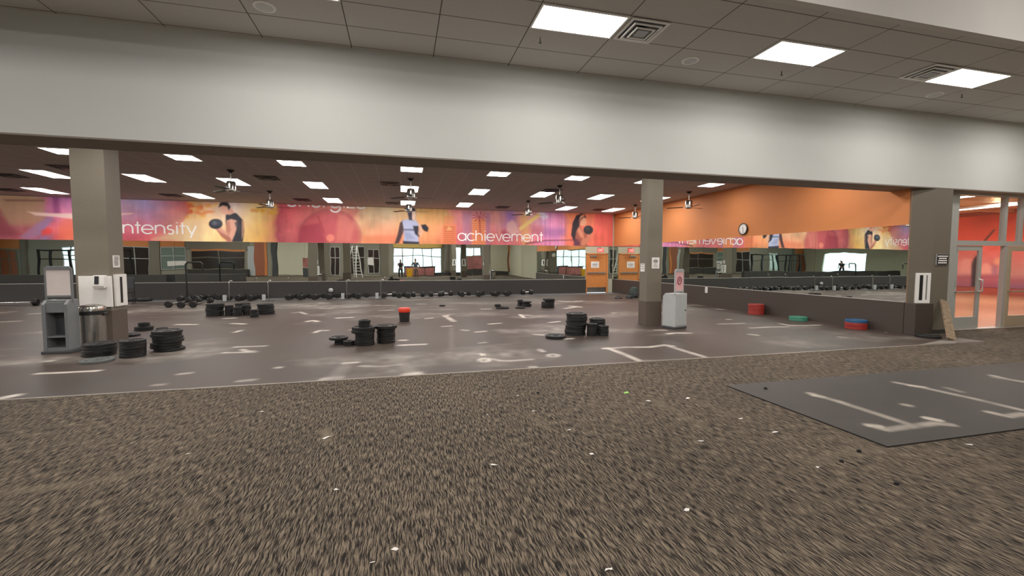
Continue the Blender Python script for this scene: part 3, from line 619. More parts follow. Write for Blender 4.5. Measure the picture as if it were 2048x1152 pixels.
b = MB(); b.box(MX0, MX1, D-.034, D-.001, MZ0, MZ1); b.build('backing', 'beige', mural)
b = MB(); b.box(XL, MX0, D-.03, D-.001, MZ0, ZC); struct(b.build('trim_%d' % t_, 'orange')); t_ += 1
b = MB(); b.box(MX0, MX1+.01, D-.05, D-.001, ZC-.012, ZC-.001); struct(b.build('trim_%d' % t_, 'trimlight')); t_ += 1
# monoline lettering, x-height 1
def arc(cx, cy_, r, a0, a1, n=14, ry=None): return [(cx+r*math.cos(math.radians(a0+(a1-a0)*k/n)), cy_+(ry or r)*math.sin(math.radians(a0+(a1-a0)*k/n))) for k in range(n+1)]
GL = {'a': (1.2, [arc(.5, .5, .5, 0, 360, 28), [(1, 1), (1, 0)]]), 'c': (1.02, [arc(.5, .5, .5, 42, 318, 22)]), 'h': (1.08, [[(.08, 1.42), (.08, 0)], arc(.48, .6, .4, 180, 0)+[(.88, 0)]]), 'i': (.42, [[(.18, 1), (.18, 0)], [(.18, 1.28), (.18, 1.38)]]),
      'e': (1.14, [[(.02, .5), (.98, .5)]+arc(.5, .5, .5, 2, 318, 26)]), 'v': (.98, [[(.04, 1), (.46, 0), (.88, 1)]]), 'm': (1.62, [[(.08, 1), (.08, 0)], arc(.42, .66, .34, 180, 0)+[(.76, 0)], arc(1.1, .66, .34, 180, 0)+[(1.44, 0)]]), 'n': (1.08, [[(.08, 1), (.08, 0)], arc(.48, .6, .4, 180, 0)+[(.88, 0)]]),
      't': (.62, [[(.26, 1.36), (.26, 0)], [(.02, .96), (.52, .96)]]), 's': (.76, [arc(.34, .74, .25, 50, 250, 12)+arc(.34, .26, .27, 90, -140, 12)]), 'y': (.98, [[(.04, 1), (.48, .02)], [(.9, 1), (.36, -.42)]]), 'r': (.62, [[(.08, 1), (.08, 0)], arc(.46, .58, .38, 180, 80)]),
      'g': (1.2, [arc(.5, .5, .5, 0, 360, 28), [(1, 1), (1, .0)]+arc(.52, -.02, .48, 0, -155, 14)]), 'z': (.88, [[(.06, .96), (.76, .96), (.04, .04), (.8, .04)]]), 'E': (.9, [[(.8, 1.4), (.08, 1.4), (.08, 0), (.8, 0)], [(.08, .72), (.7, .72)]]), 'X': (1., [[(.06, 1.4), (.9, 0)], [(.9, 1.4), (.06, 0)]]), 'I': (.4, [[(.18, 1.4), (.18, 0)]]), 'T': (.95, [[(.04, 1.36), (.88, 1.36)], [(.46, 1.36), (.46, 0)]])}
def ribbon(b, pts, w, fn):
    n = len(pts); closed = n > 3 and math.hypot(pts[0][0]-pts[-1][0], pts[0][1]-pts[-1][1]) < 1e-4
    if closed: pts = pts[:-1]; n -= 1
    def nrm(p, q):
        dx, dy = q[0]-p[0], q[1]-p[1]; L = math.hypot(dx, dy) or 1e-9; return (-dy/L, dx/L)
    v = []
    for i in range(n):
        a = nrm(pts[i-1], pts[i]) if (i > 0 or closed) else None
        c = nrm(pts[i], pts[(i+1) % n]) if (i < n-1 or closed) else None
        if a is None: a = c
        if c is None: c = a
        mx, my = a[0]+c[0], a[1]+c[1]; L = math.hypot(mx, my) or 1e-9; mx /= L; my /= L
        k = min(1.6, 1/max(.3, mx*a[0]+my*a[1])); h = w/2*k
        v += [fn(pts[i][0]+mx*h, pts[i][1]+my*h), fn(pts[i][0]-mx*h, pts[i][1]-my*h)]
    b.add(v, [(2*i, 2*i+1, 2*((i+1) % n)+1, 2*((i+1) % n)) for i in range(n if closed else n-1)])
def word(txt, w, fn0, ymax=9e9):
    b = MB(); x = 0; kk = [0]
    def fn(px_, py_): q = fn0(px_, py_); return (q[0], q[1]+(-1 if fn0(0, 0)[1] > fn0(1, 0)[1]-1e-9 else 1)*.0015*kk[0], q[2])
    tot = sum(GL[c][0] for c in txt)
    for c in txt:
        for st in GL[c][1]:
            pts = [(x+p[0], p[1]) for p in st]; kk[0] = (kk[0]+1) % 2
            if ymax < 9e8:
                run = []; pts = [p for p in pts] if 0 else pts
                for p, q in zip(pts[:-1], pts[1:]):
                    if max(p[1], q[1]) <= ymax: run.append((p, q))
                    elif min(p[1], q[1]) < ymax:
                        lo, hi = (p, q) if p[1] < q[1] else (q, p); t = (ymax-lo[1])/(hi[1]-lo[1]); run.append((lo, (lo[0]+(hi[0]-lo[0])*t, ymax)))
                seq = []
                for p, q in run:
                    if seq and (seq[-1] == p): seq.append(q)
                    else:
                        if seq: ribbon(b, seq, w, fn)
                        seq = [p, q]
                if seq: ribbon(b, seq, w, fn)
            else: ribbon(b, pts, w, fn)
        x += GL[c][0]
    return b, tot
def wordon(txt, pxa, pxb, pybase_a, xh, w, ymax=9e9):
    A = aty(pxa, pybase_a, D); B = aty(pxb, pybase_a, D); tot = sum(GL[c][0] for c in txt); sx = (B.x-A.x)/tot; sz = (aty(pxa, pybase_a-xh, D).z-A.z)
    kz = A.z
    b, _ = word(txt, w, lambda x, y: (A.x+x*sx, D-.04, kz+y*sz), ymax)
    b.build('lettering', 'letter', mural, label='white lettering reading '+txt)
wordon('intensity', 237, 395, 466.5, 17.5, .15)
za = aty(574, 412.5, D).z
sz_ = aty(574, 412.5-18, D).z-za
wordon('energize', 573, 735, 412.5, 18, .16, (MZ1-.01-za)/sz_)
wordon('achievement', 916, 1087, 481, 14.5, .14)
# studio mural on its far wall
def studio_mural():
    nu, nv = 150, 90; Yv, Z = np.meshgrid(np.linspace(11.5, 20.5, nu), np.linspace(.35, 3.9, nv))
    PX, PY = pix(np.full(Yv.shape, SX1), Yv, Z)
    W = vnoise(Yv.shape, (4, 6), 4); qy = PY+(W-.5)*20
    st = [(430, (196, 62, 40)), (480, (226, 76, 54)), (510, (224, 110, 100)), (545, (222, 140, 130)), (560, (176, 90, 100)), (582, (130, 74, 100)), (600, (90, 50, 60))]
    img = np.stack([np.interp(qy, [s[0] for s in st], [s[1][k] for s in st]) for k in range(3)], -1)*(.85+.3*W[..., None])
    def poly(pts, c, a, soft=3):
        nonlocal img
        m = pmask(PX, PY, pts, soft)[..., None]*a; img = lerp(img, np.array(c, float), m)
    poly([(1921, 546), (1923, 526), (1930, 517), (1942, 518), (1944, 546)], (238, 150, 135), .8); poly([(1963, 540), (1966, 528), (1975, 526), (1984, 534), (1985, 547), (1964, 547)], (240, 160, 140), .85); poly([(1988, 524), (1992, 516), (2002, 516), (2002, 530), (1992, 530)], (240, 160, 120), .8)
    poly([(1906, 552), (2010, 549), (2010, 556), (1906, 560)], (150, 66, 84), .6, 4); poly([(1984, 528), (1996, 532), (1996, 550), (1985, 550)], (150, 96, 120), .6, 4)
    poly([(1943, 594), (1944, 530), (1948, 518), (1954, 510), (1960, 518), (1961, 594)], (48, 34, 42), .95, 2); poly([(1966, 484), (1978, 470), (1989, 458), (1991, 460), (1980, 473), (1970, 484)], (60, 40, 42), .95, 1.5)
    img = np.clip(img, 0, 255)/255; L = np.where(img <= .04045, img/12.92, ((img+.055)/1.055)**2.4)
    return np.stack([np.full(Yv.shape, SX1-.03), Yv, Z], -1), L
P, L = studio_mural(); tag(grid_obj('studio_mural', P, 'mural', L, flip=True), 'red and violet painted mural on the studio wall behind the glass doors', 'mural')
# ================================================================== CEILING LIGHTS
def make_light(w, d, m, fr=.025, deep=.05):
    t = thing('ceiling_light', 'x', 'ceiling light')
    b = MB()
    for q in ((-w/2, w/2, -d/2, -d/2+fr), (-w/2, w/2, d/2-fr, d/2), (-w/2, -w/2+fr, -d/2+fr, d/2-fr), (w/2-fr, w/2, -d/2+fr, d/2-fr)): b.box(*q, -.018, 0)
    b.build('frame', 'white', t)
    b = MB(); x, y = w/2-fr, d/2-fr; b.add([(-x, -y, -.012), (x, -y, -.012), (x, y, -.012), (-x, y, -.012)], [(3, 2, 1, 0)]); b.build('diffuser', m, t)
    return t
def place_all(proto, spots, labels, group, rz=0.):
    for k, (p, l) in enumerate(zip(spots, labels)):
        o = proto if k == 0 else dup(proto, p, rz)
        o.location = p; o['label'] = l; o['group'] = group
colx = [-11.9, -9.55, -7.25, -4.93, -2.6, .3, 2.65, 4.97, 7.25, 9.5]
rowA = [-7.25, -4.93, -2.6, .3, 2.65, 4.97, 7.25, 9.5]
rowB = [-9.55, -7.25, -4.93, -2.6, .3, 2.65, 4.97, 7.25, 9.55]
rowC = [-11.9, -7.25, -2.6, .3, 2.65, 7.27, 9.6]
for row, y, d, nm in ((rowA, 12.05, .62, 'square light in the ceiling row nearest the header'), (rowB, 15.27, 1.24, 'long light in the middle gym ceiling row'), (rowC, 18.85, 1.36, 'long light in the ceiling row beside the mural')):
    pr = make_light(.6, d, 'diff_in')
    n_ = len(row)
    place_all(pr, [(x, y, ZC-.001) for x in row], ['%s, %s from the clock wall' % (nm, ordn(n_-1-k)) for k in range(n_)], 'gym ceiling lights')
outx = [-1.25, 2.28, 5.81, 9.34]
pr = make_light(1.17, .565, 'diff_out')
place_all(pr, [(x, 5.515, ZO-.001) for x in outx], ['bright panel light in the grey tile ceiling, %s from the glass doors' % ordn(3-k) for k in range(4)], 'hall ceiling lights')
FLA = (atz(1910, 395, 3.75)+atz(1977, 391.5, 3.75))/2; FLB = (atz(1910, 421, 3.75)+atz(2010, 413, 3.75))/2
pr = thing('fluorescent_light', 'x', 'ceiling light')
b = MB(); b.box(-.1, .1, -1.9, 1.9, -.02, .06); b.box(-.015, .015, -1.2, -1.17, .06, .28); b.box(-.015, .015, 1.17, 1.2, .06, .28); b.build('housing', 'white', pr)
b = MB(); b.box(-.085, .085, -1.88, 1.88, -.05, -.021); b.build('tube', 'diff_st', pr)
place_all(pr, [(FLA[0], FLA[1], 3.80), (FLB[0], FLB[1], 3.80), (14.6, 9.7, 3.80)], ['long studio fluorescent light seen through the transom, nearer the glass doors', 'long studio fluorescent light seen through the transom, farther from the doors', 'long studio fluorescent light just behind the glass doors'], 'studio fluorescent lights')
# unseen fill lights, added to brighten the hall, far gym and studio
def area(x, y, z, sx, sy_, p, c=(1, .95, .89), tilt=0.):
    l = bpy.data.lights.new('lamp', 'AREA'); l.shape = 'RECTANGLE'; l.size = sx; l.size_y = sy_; l.energy = p; l.color = c
    o = bpy.data.objects.new('lamp', l); COL.objects.link(o); o.location = (x, y, z); o.rotation_euler = (tilt, 0, 0); return o
for x in (-26, -16, -7, 0.5, 7): area(x, -4.5, ZB-.03, 2.2, 1.0, 300)
for x in (-24, -15, -8, -2.5, 3, 8.5): area(x, 1.4, ZB-.25, 1.6, .7, 95, tilt=.45)  # added and tilted to brighten the header and front faces
for x in (-17, -26): area(x, 13, ZC-.03, 3, 1.2, 500)
for x in (-14, -22): area(x, 5.5, ZO-.03, 1.2, .6, 160)
area(12.87, 5.5, ZO-.03, 1.17, .56, 50)  # added out of view to brighten the header above the glass doors
for x in (-14, -11.9, -9.55, -7.25, -4.93, -2.6, .3, 2.65, 4.97, 7.25, 9.5): area(x, 8.75, ZC-.03, .6, .6, 38)  # unseen row added behind the header to brighten pillars and orange wall
for x, y in ((16, 10), (23, 12), (23, 17)): area(x, y, 3.9, 3, .5, 170, (1, .93, .84))  # extra fill added to brighten the studio
# ================================================================== FANS, VENTS, SPEAKERS, SPRINKLERS
fan = thing('ceiling_fan', 'x', 'ceiling fan')
b = MB(); b.lathe([(.02, -.08), (.09, -.02), (.095, 0)], 20); b.build('canopy', 'blackp', fan, smooth=True)
b = MB(); b.lathe([(.015, -.3), (.015, -.05)], 10); b.build('rod', 'steel', fan, smooth=True)
b = MB(); b.lathe([(.0, -.6), (.07, -.595), (.115, -.55), (.118, -.36), (.1, -.30), (.0, -.285)], 24); mo = b.build('motor', 'chrome', fan, smooth=True)
for k in range(3):
    b = MB(); a = k*2*PI/3+.25; m_ = Matrix.Rotation(a, 4, 'Z')
    b.box(.1, .2, -.02, .02, -.56, -.545, m_); b.build('blade_arm', 'steel', fan)
    b = MB(); b.box(.18, .72, -.06, .06, -.545, -.535, m_ @ Matrix.Rotation(.12, 4, 'X')); b.build('blade', 'blackp', fan)
fs = [(x, y, ZC-.001) for y in (13.4, 17.0) for x in (-4.4, .3, 4.95, 9.7)]
place_all(fan, fs, ['chrome ceiling fan with dark blades in the %s row, %s from the clock wall' % ('nearer' if y < 15 else 'farther', ordn(3-k % 4)) for k, (x, y, z) in enumerate(fs)], 'gym ceiling fans')
def make_vent(s, m1, m2, m3):
    t = thing('ceiling_vent', 'x', 'air vent'); b = MB()
    for k, (r, z) in enumerate(((s, -.012), (s*.74, -.03), (s*.5, -.045))):
        w = s*.085 if k else s*.14
        for q in ((-r, r, -r, -r+w), (-r, r, r-w, r), (-r, -r+w, -r+w, r-w), (r-w, r, -r+w, r-w)): b.box(*q, z-.008, z+.004)
    b.build('louver_ring', m1, t)
    b = MB(); b.box(-s*.3, s*.3, -s*.3, s*.3, -.05, -.04); b.build('center_plate', m3, t)
    b = MB(); b.add([(-s*.95, -s*.95, -.002), (s*.95, -s*.95, -.002), (s*.95, s*.95, -.002), (-s*.95, s*.95, -.002)], [(3, 2, 1, 0)]); b.build('duct', m2, t)
    return t
v1 = make_vent(.275, 'white', 'blackp', 'greyl')
place_all(v1, [(3.18, 5.51, ZO-.001), (8.46, 5.51, ZO-.001)], ['white square air vent in the tile ceiling beside the middle panel light', 'white square air vent in the tile ceiling near the glass doors'], 'hall ceiling vents')
v1['label'] = 'white square air vent in the tile ceiling, farther from the glass doors'
v2 = make_vent(.29, 'greyd', 'blackp', 'blackp')
vs = [(-3.75, 14.3), (-.31, 14.4), (5.0, 14.35), (-8.43, 14.1), (-10.8, 15.8)]
vl = ['dark vent in the gym ceiling between the nearer fans and the bucket', 'dark vent beside the middle ceiling fan of the nearer row', 'dark vent close behind the fan over the white marks', 'dark vent in the gym ceiling behind the thick pillar', 'dark vent in the gym ceiling beyond the thick pillar']
vb = [(-8.2, 18.95), (-3.74, 18.95), (-.32, 19.1), (4.4, 19.2), (9.0, 18.95), (-13., 18.95)]
vb.sort(key=lambda p: -p[0])
vs.sort(key=lambda p: -p[0])
place_all(v2, [(x, y, ZC-.001) for x, y in vs+vb], ['dark square ceiling vent in the nearer vent row, %s from the clock wall' % ordn(k) for k in range(5)]+['dark square ceiling vent along the mural, %s from the clock wall' % ordn(k) for k in range(6)], 'gym ceiling vents')
sp_ = thing('ceiling_speaker', 'x', 'speaker')
b = MB(); b.lathe([(.0, -.012), (.1, -.012), (.115, -.008), (.12, 0)], 28); b.build('grille', 'greyl', sp_, smooth=True)
b = MB(); b.lathe([(.12, -.012), (.128, -.01), (.13, 0)], 28); b.build('rim', 'white', sp_, smooth=True)
place_all(sp_, [(-1.59, 6.16, ZO), (4.39, 6.12, ZO), (9.67, 6.19, ZO)], ['round speaker grille in the tile ceiling, %s from the glass doors' % ordn(2-k) for k in range(3)], 'hall ceiling speakers')
sk_ = thing('ceiling_sprinkler', 'x', 'sprinkler')
b = MB(); b.lathe([(.025, -.004), (.03, 0)], 14); b.build('escutcheon', 'steel', sk_, smooth=True)
b = MB(); b.lathe([(.008, -.05), (.008, 0)], 8); b.lathe([(.0, -.062), (.022, -.06), (.022, -.055), (.0, -.05)], 12); b.build('deflector', 'greyd', sk_, smooth=True)
place_all(sk_, [(1.93, 6.06, ZO), (6.09, 6.09, ZO), (10.15, 6.06, ZO)], ['small hanging fire sprinkler in the tile ceiling, %s from the glass doors' % ordn(2-k) for k in range(3)], 'hall fire sprinklers')
# ================================================================== ORANGE EXIT DOOR, EXIT SIGN
b = MB(); w = .05
b.box(DX0, DX0+w, D-.05, D+.1, 0, DZ); b.box(DX1-w-.02, DX1, D-.05, D+.1, 0, DZ); b.box(DX0, DX1, D-.05, D+.1, DZ-w, DZ); door = struct(b.build('door_1', 'oak'))
b = MB(); b.box(DX0+w, DX1-w-.02, D-.02, D+.03, .015, DZ-w); b.build('leaf', 'oak', door, bevel=.003)
b = MB(); b.box(DX0+.06, DX1-.08, D-.026, D-.02, .03, .28); b.build('kick_plate', 'steel', door)
b = MB(); b.box(DX0+.08, DX1-.12, D-.09, D-.06, .98, 1.05); b.box(DX0+.1, DX0+.16, D-.06, D-.02, .98, 1.05); b.box(DX1-.2, DX1-.14, D-.06, D-.02, .97, 1.06); b.build('push_bar', 'steel', door, bevel=.006)
b = MB(); b.box(DX0+.2, DX0+.56, D-.09, D-.02, 1.82, 1.9); b.build('door_closer', 'steel', door, bevel=.006)
def notice(name, label, x0, x1, z0, z1, y, lines, heavy=.3, group=None):
    b = MB(); b.box(x0, x1, y-.004, y, z0, z1); o = tag(b.build(name, 'paper'), label, 'paper notice', group)
    b = MB(); h = z1-z0; w_ = x1-x0; n_ = len(lines)
    for k, (f, th) in enumerate(lines):
        zc_ = z1-h*(.14+.76*(k+.5)/n_); x = x0+w_*(1-f)/2
        while x < x1-w_*(1-f)/2-.01:
            l = random.uniform(.05, .13)*w_; e = min(x+l, x1-w_*(1-f)/2); b.add([(x, y-.006, zc_-h*th/2), (e, y-.006, zc_-h*th/2), (e, y-.006, zc_+h*th/2), (x, y-.006, zc_+h*th/2)], [(0, 1, 2, 3)]); x = e+w_*.025
    b.build('printed_text', 'blackprint', o); return o
notice('door_notice', 'white printed notice taped to the orange exit door', 9.34, 9.78, 1.27, 1.59, D-.022, [(.3, .03), (.7, .09), (.5, .09), (.7, .05)])
ex = thing('exit_sign', 'red exit sign hanging over the orange exit door', 'exit sign', (9.72, D-.3, 2.06))
b = MB(); b.box(-.16, .16, -.025, .025, 0, .2); b.build('housing', 'exit', ex)
for sgn in (-1, 1):
    bb, tot = word('EXIT', .2, lambda x, y, s=sgn: (s*(-.12+x*.24/3.25) * (1), -s*-1*0+(-.028 if s > 0 else .028), .04+y*.085)); bb.build('lettering', 'letter', ex)
b = MB(); b.box(-.02, .02, -.02, .28, .2, .23); b.build('bracket', 'blackp', ex)
# wall clock, outlet on the side wall
cl = atr(1487.5, 458); clk = thing('wall_clock', 'round black rimmed clock on the orange side wall', 'clock', cl+RN*.0, RANG)
b = MB(); b.lathe([(.0, .0), (.17, .0), (.185, .015), (.185, .04), (.165, .05), (.158, .03), (.0, .03)], 32, axis='y'); b.build('rim', 'blackp', clk, smooth=True)
b = MB(); b.lathe([(0, .031), (.157, .031), (.157, .034), (0, .034)], 32, axis='y'); b.build('dial', 'paper', clk)
b = MB()
for k in range(12):
    a = k*PI/6; b.box(-.006, .006, .035, .037, .115, .145, Matrix.Rotation(a, 4, 'Y'))
b.build('hour_mark', 'blackprint', clk)
for nm, a, l in (('hour_hand', .2, .08), ('minute_hand', 3.3, .12)):
    b = MB(); b.box(-.007, .007, .037, .04, -.02, l, Matrix.Rotation(a, 4, 'Y')); b.build(nm, 'blackprint', clk)
ol = atr(1413, 580, .052); out = thing('wall_outlet', 'white outlet plate on the brown low wall panel', 'outlet', ol, RANG)
b = MB(); b.box(-.06, .06, 0, .012, -.1, .1); b.build('plate', 'white', out, bevel=.003)
b = MB(); b.box(-.03, .03, .012, .015, .015, .065); b.box(-.03, .03, .012, .015, -.065, -.015); b.build('receptacle', 'greyl', out)
# ================================================================== GLASS STOREFRONT
YG = 7.32
def gx(px, py=560): return aty(px, py, YG).x
def gz(px, py): return aty(px, py, YG).z
GX0, GXD1, GXD2, GX2 = gx(1901), gx(1959), gx(2003), 15.9
ZT = gz(1960, 487)
b = MB(); fw = .06
b.box(PRX, 15.9, YG-.05, YG+.05, ZT-.05, ZT+.06); b.box(PRX, GX0+.06, YG-.053, YG+.053, 0, ZH-.05)
b.box(gx(2004, 440), gx(2004, 440)+.1, YG-.047, YG+.047, ZT+.05, ZH-.03); b.box(gx(2038, 440), gx(2038, 440)+.07, YG-.047, YG+.047, ZT+.05, ZH-.03); b.box(PRX, 15.9, YG-.05, YG+.05, ZH-.04, ZH); b.box(GXD2-.02, GXD2+.05, YG-.047, YG+.047, 0, ZT-.04)
wf = struct(b.build('window_%d' % n, 'alu')); n += 1
b = MB(); b.box(GX0+.06, 15.9, YG-.006, YG+.006, ZT+.06, ZH-.04); b.build('pane', 'glass', wf)
def glass_door(idx, x0, x1, y, m):
    st, tr, br = .105, .11, .27; z0, z1 = .02, ZT-.06
    b = MB(); b.box(x0, x0+st, y-.022, y+.022, z0, z1); b.box(x1-st, x1, y-.022, y+.022, z0, z1); b.box(x0+st, x1-st, y-.022, y+.022, z1-tr, z1); b.box(x0+st, x1-st, y-.022, y+.022, z0, z0+br)
    d = struct(b.build('door_%d' % idx, m, bevel=.003))
    b = MB(); b.box(x0+st, x1-st, y-.005, y+.005, z0+br, z1-tr); b.build('pane', 'glass', d)
    b = MB(); b.box(x0+.02, x1-.02, y-.07, y-.04, .86, .89); b.build('push_bar', 'steel', d, bevel=.005)
    return d
d2 = glass_door(2, GX0+.06, GXD1, YG, 'alu')
b = MB(); b.tube([(GXD1-.05, YG-.02, .88), (GXD1-.05, YG-.09, .9), (GXD1-.05, YG-.09, 1.15), (GXD1-.05, YG-.02, 1.17)], .018); b.build('handle', 'white', d2, smooth=True)
b = MB()
for z in (.98, 1.78): b.box(GX0+.075, GX0+.1, YG-.035, YG-.02, z, z+.16)
b.build('hinge', 'blackp', d2)
d3 = glass_door(3, GXD2+.06, GXD2+1.2, YG-.05, 'alu2')
b = MB(); b.box(GX0, 15.9, YG-.08, YG+.08, 0, .012); struct(b.build('trim_%d' % t_, 'trimlight')); t_ += 1
# pier fittings: dispenser panel on the slanted face, black sign on the front
def on_face(A, B, u, z): p = Vector(A).lerp(Vector(B), u); return Vector((p.x, p.y, z))
fa, fb = (10.68, 7.165, 0), (PCX, YH+.01, 0)
fd = (Vector(fb)-Vector(fa)).normalized(); fl = (Vector(fb)-Vector(fa)).length; fang = math.atan2(fd.y, fd.x)
fc = Vector(fa).lerp(Vector(fb), .5)
def on_pier(px, py):
    d = Vector(ray(px, py)); nn = Vector((fd.y, -fd.x, 0)); t = (Vector(fa)-Vector((0, 0, CAMH))).dot(nn)/d.dot(nn); return Vector((0, 0, CAMH))+d*t
q0, q1 = on_pier(1827, 606), on_pier(1860, 546); wd = (Vector((q1.x, q1.y, 0))-Vector((q0.x, q0.y, 0))).length
pd = thing('dispenser_panel', 'white dispenser panel with black slot on the olive pier', 'dispenser', (0, 0, 0)); pd.location = Vector((q0.x, q0.y, q0.z)); pd.rotation_euler = (0, 0, fang)
ph = q1.z-q0.z
b = MB(); b.box(0, wd, -.035, -.002, 0, ph); b.build('panel', 'white', pd, bevel=.006)
b = MB(); b.box(wd*.24, wd*.46, -.04, -.034, ph*.1, ph*.93); b.build('slot', 'blackp', pd)
b = MB(); b.box(wd*.68, wd*.76, -.04, -.034, ph*.12, ph*.93); b.build('printed_strip', 'greyprint', pd)
x0, x1 = aty(1872, 520, YH).x, aty(1895, 520, YH).x; z0, z1 = aty(1884, 530, YH).z, aty(1884, 508, YH).z
sg = thing('wall_sign', 'small black sign with four white text lines on the pier', 'sign', (0, 0, 0))
b = MB(); b.box(x0, x1, YH-.012, YH+.004, z0, z1); b.build('frame', 'greyl', sg); b = MB(); b.box(x0+.006, x1-.006, YH-.016, YH-.011, z0+.006, z1-.006); b.build('plate', 'blackp', sg)
b = MB()
for k, f in enumerate((.88, .66, .74, .78)):
    zc_ = z1-(z1-z0)*(.2+.2*k); xx = (x0+x1)/2; hw = (x1-x0)*f/2; x = xx-hw
    while x < xx+hw-.005:
        e = min(x+random.uniform(.02, .045), xx+hw); b.add([(x, YH-.018, zc_-.011), (e, YH-.018, zc_-.011), (e, YH-.018, zc_+.011), (x, YH-.018, zc_+.011)], [(0, 1, 2, 3)]); x = e+.007
b.build('printed_text', 'letter', sg)
# leaning plank
pl = thing('wood_plank', 'worn wooden plank leaning on the pier by the glass door', 'plank', (11.35, 6.55, 0))
pa, pb = atz(1903, 679, .0), aty(1882, 601, 6.97)
pl.location = pa; pb.y -= .05; dv = (pb-pa); LL = dv.length
b = MB(); b.box(-.075, .075, -.02, .02, 0, LL); po = b.build('board', 'wood', pl, bevel=.004); po.rotation_mode = 'QUATERNION'; po.rotation_quaternion = dv.to_track_quat('Z', 'Y') @ Euler((0, 0, .5)).to_quaternion()
pl.location.z = .0
# ================================================================== LEFT PILLAR FITTINGS
yp = 9.858
pn = thing('sanitizer_panel', 'white square panel with hand sanitizer dispenser on the thick pillar', 'dispenser', (0, 0, 0))
x0, x1 = aty(161, 583, yp).x, aty(226, 583, yp).x; z0, z1 = aty(195, 614, yp).z, aty(195, 552, yp).z
b = MB(); b.box(x0, x1, yp-.05, yp-.002, z0, z1); b.build('panel', 'white', pn, bevel=.006)
dx0, dx1 = aty(188, 560, yp-.1).x, aty(211, 560, yp-.1).x; dz0, dz1 = aty(200, 577, yp-.1).z, aty(200, 551, yp-.1).z
b = MB(); b.prism([(yp-.05, dz0+.03), (yp-.14, dz0), (yp-.16, dz0+.05), (yp-.14, dz1), (yp-.05, dz1+.005)], dx0, dx1, 'x'); db = b.build('dispenser', 'white', pn, bevel=.01)
b = MB(); b.prism([(yp-.158, dz0+.085), (yp-.166, dz0+.085), (yp-.149, dz1-.01), (yp-.138, dz1-.01)], dx0+.035, dx0+.1, 'x'); b.build('window', 'blackp', db)
xr = -5.33
def atx(px, py, X):
    d = ray(px, py); t = X/d[0]; return Vector((X, d[1]*t, CAMH+d[2]*t))
a0, a1 = atx(231, 613, xr+.015), atx(250, 548, xr+.015)
dp = thing('dispenser_panel', 'narrow white panel with black slot on the side of the thick pillar', 'dispenser', (0, 0, 0))
b = MB(); b.box(xr, xr+.04, a0.y, a1.y, a0.z, a1.z); b.build('panel', 'white', dp, bevel=.005)
hy = a1.y-a0.y; hz = a1.z-a0.z
b = MB(); b.box(xr+.039, xr+.045, a0.y+hy*.36, a0.y+hy*.56, a0.z+hz*.1, a0.z+hz*.92); b.build('slot', 'blackp', dp)
def side_notice(label, pxa, pya, pxb, pyb, X, sgn, rows):
    a, c = atx(pxa, pyb, X), atx(pxb, pya, X); y0, y1 = sorted((a.y, c.y)); z0, z1 = sorted((a.z, c.z))
    b = MB(); b.box(*sorted((X, X+sgn*.004)), y0, y1, z0, z1); o = tag(b.build('paper_notice', 'paper'), label, 'paper notice')
    b = MB()
    for k in range(rows):
        zc_ = z1-(z1-z0)*(.12+.8*k/rows); h = (z1-z0)*.035; yy = y0+(y1-y0)*random.uniform(.12, .2); ye = y1-(y1-y0)*random.uniform(.12, .25)
        X2 = X+sgn*.006; b.add([(X2, yy, zc_-h), (X2, ye, zc_-h), (X2, ye, zc_+h), (X2, yy, zc_+h)], [(0, 1, 2, 3)])
    b.build('printed_text', 'greyprint', o); return o
side_notice('white printed notice on the side of the thick pillar above the panels', 226, 511, 238.5, 535, xr+.002, 1, 7)
side_notice('narrow white paper on the narrow side of the slim pillar', 1281, 527, 1289.5, 543, PRX0-.002, -1, 3)
px0, px1 = aty(1303.5, 525, PRY).x, aty(1318.5, 525, PRY).x; pz0, pz1 = aty(1311, 537, PRY).z, aty(1311, 515, PRY).z
notice('paper_notice', 'white printed notice with bold heading on the front of the slim pillar', px0, px1, pz0, pz1, PRY-.002, [(.35, .05), (.62, .1), (.62, .06), (.4, .03), (.3, .03), (.6, .03), (.6, .03)])
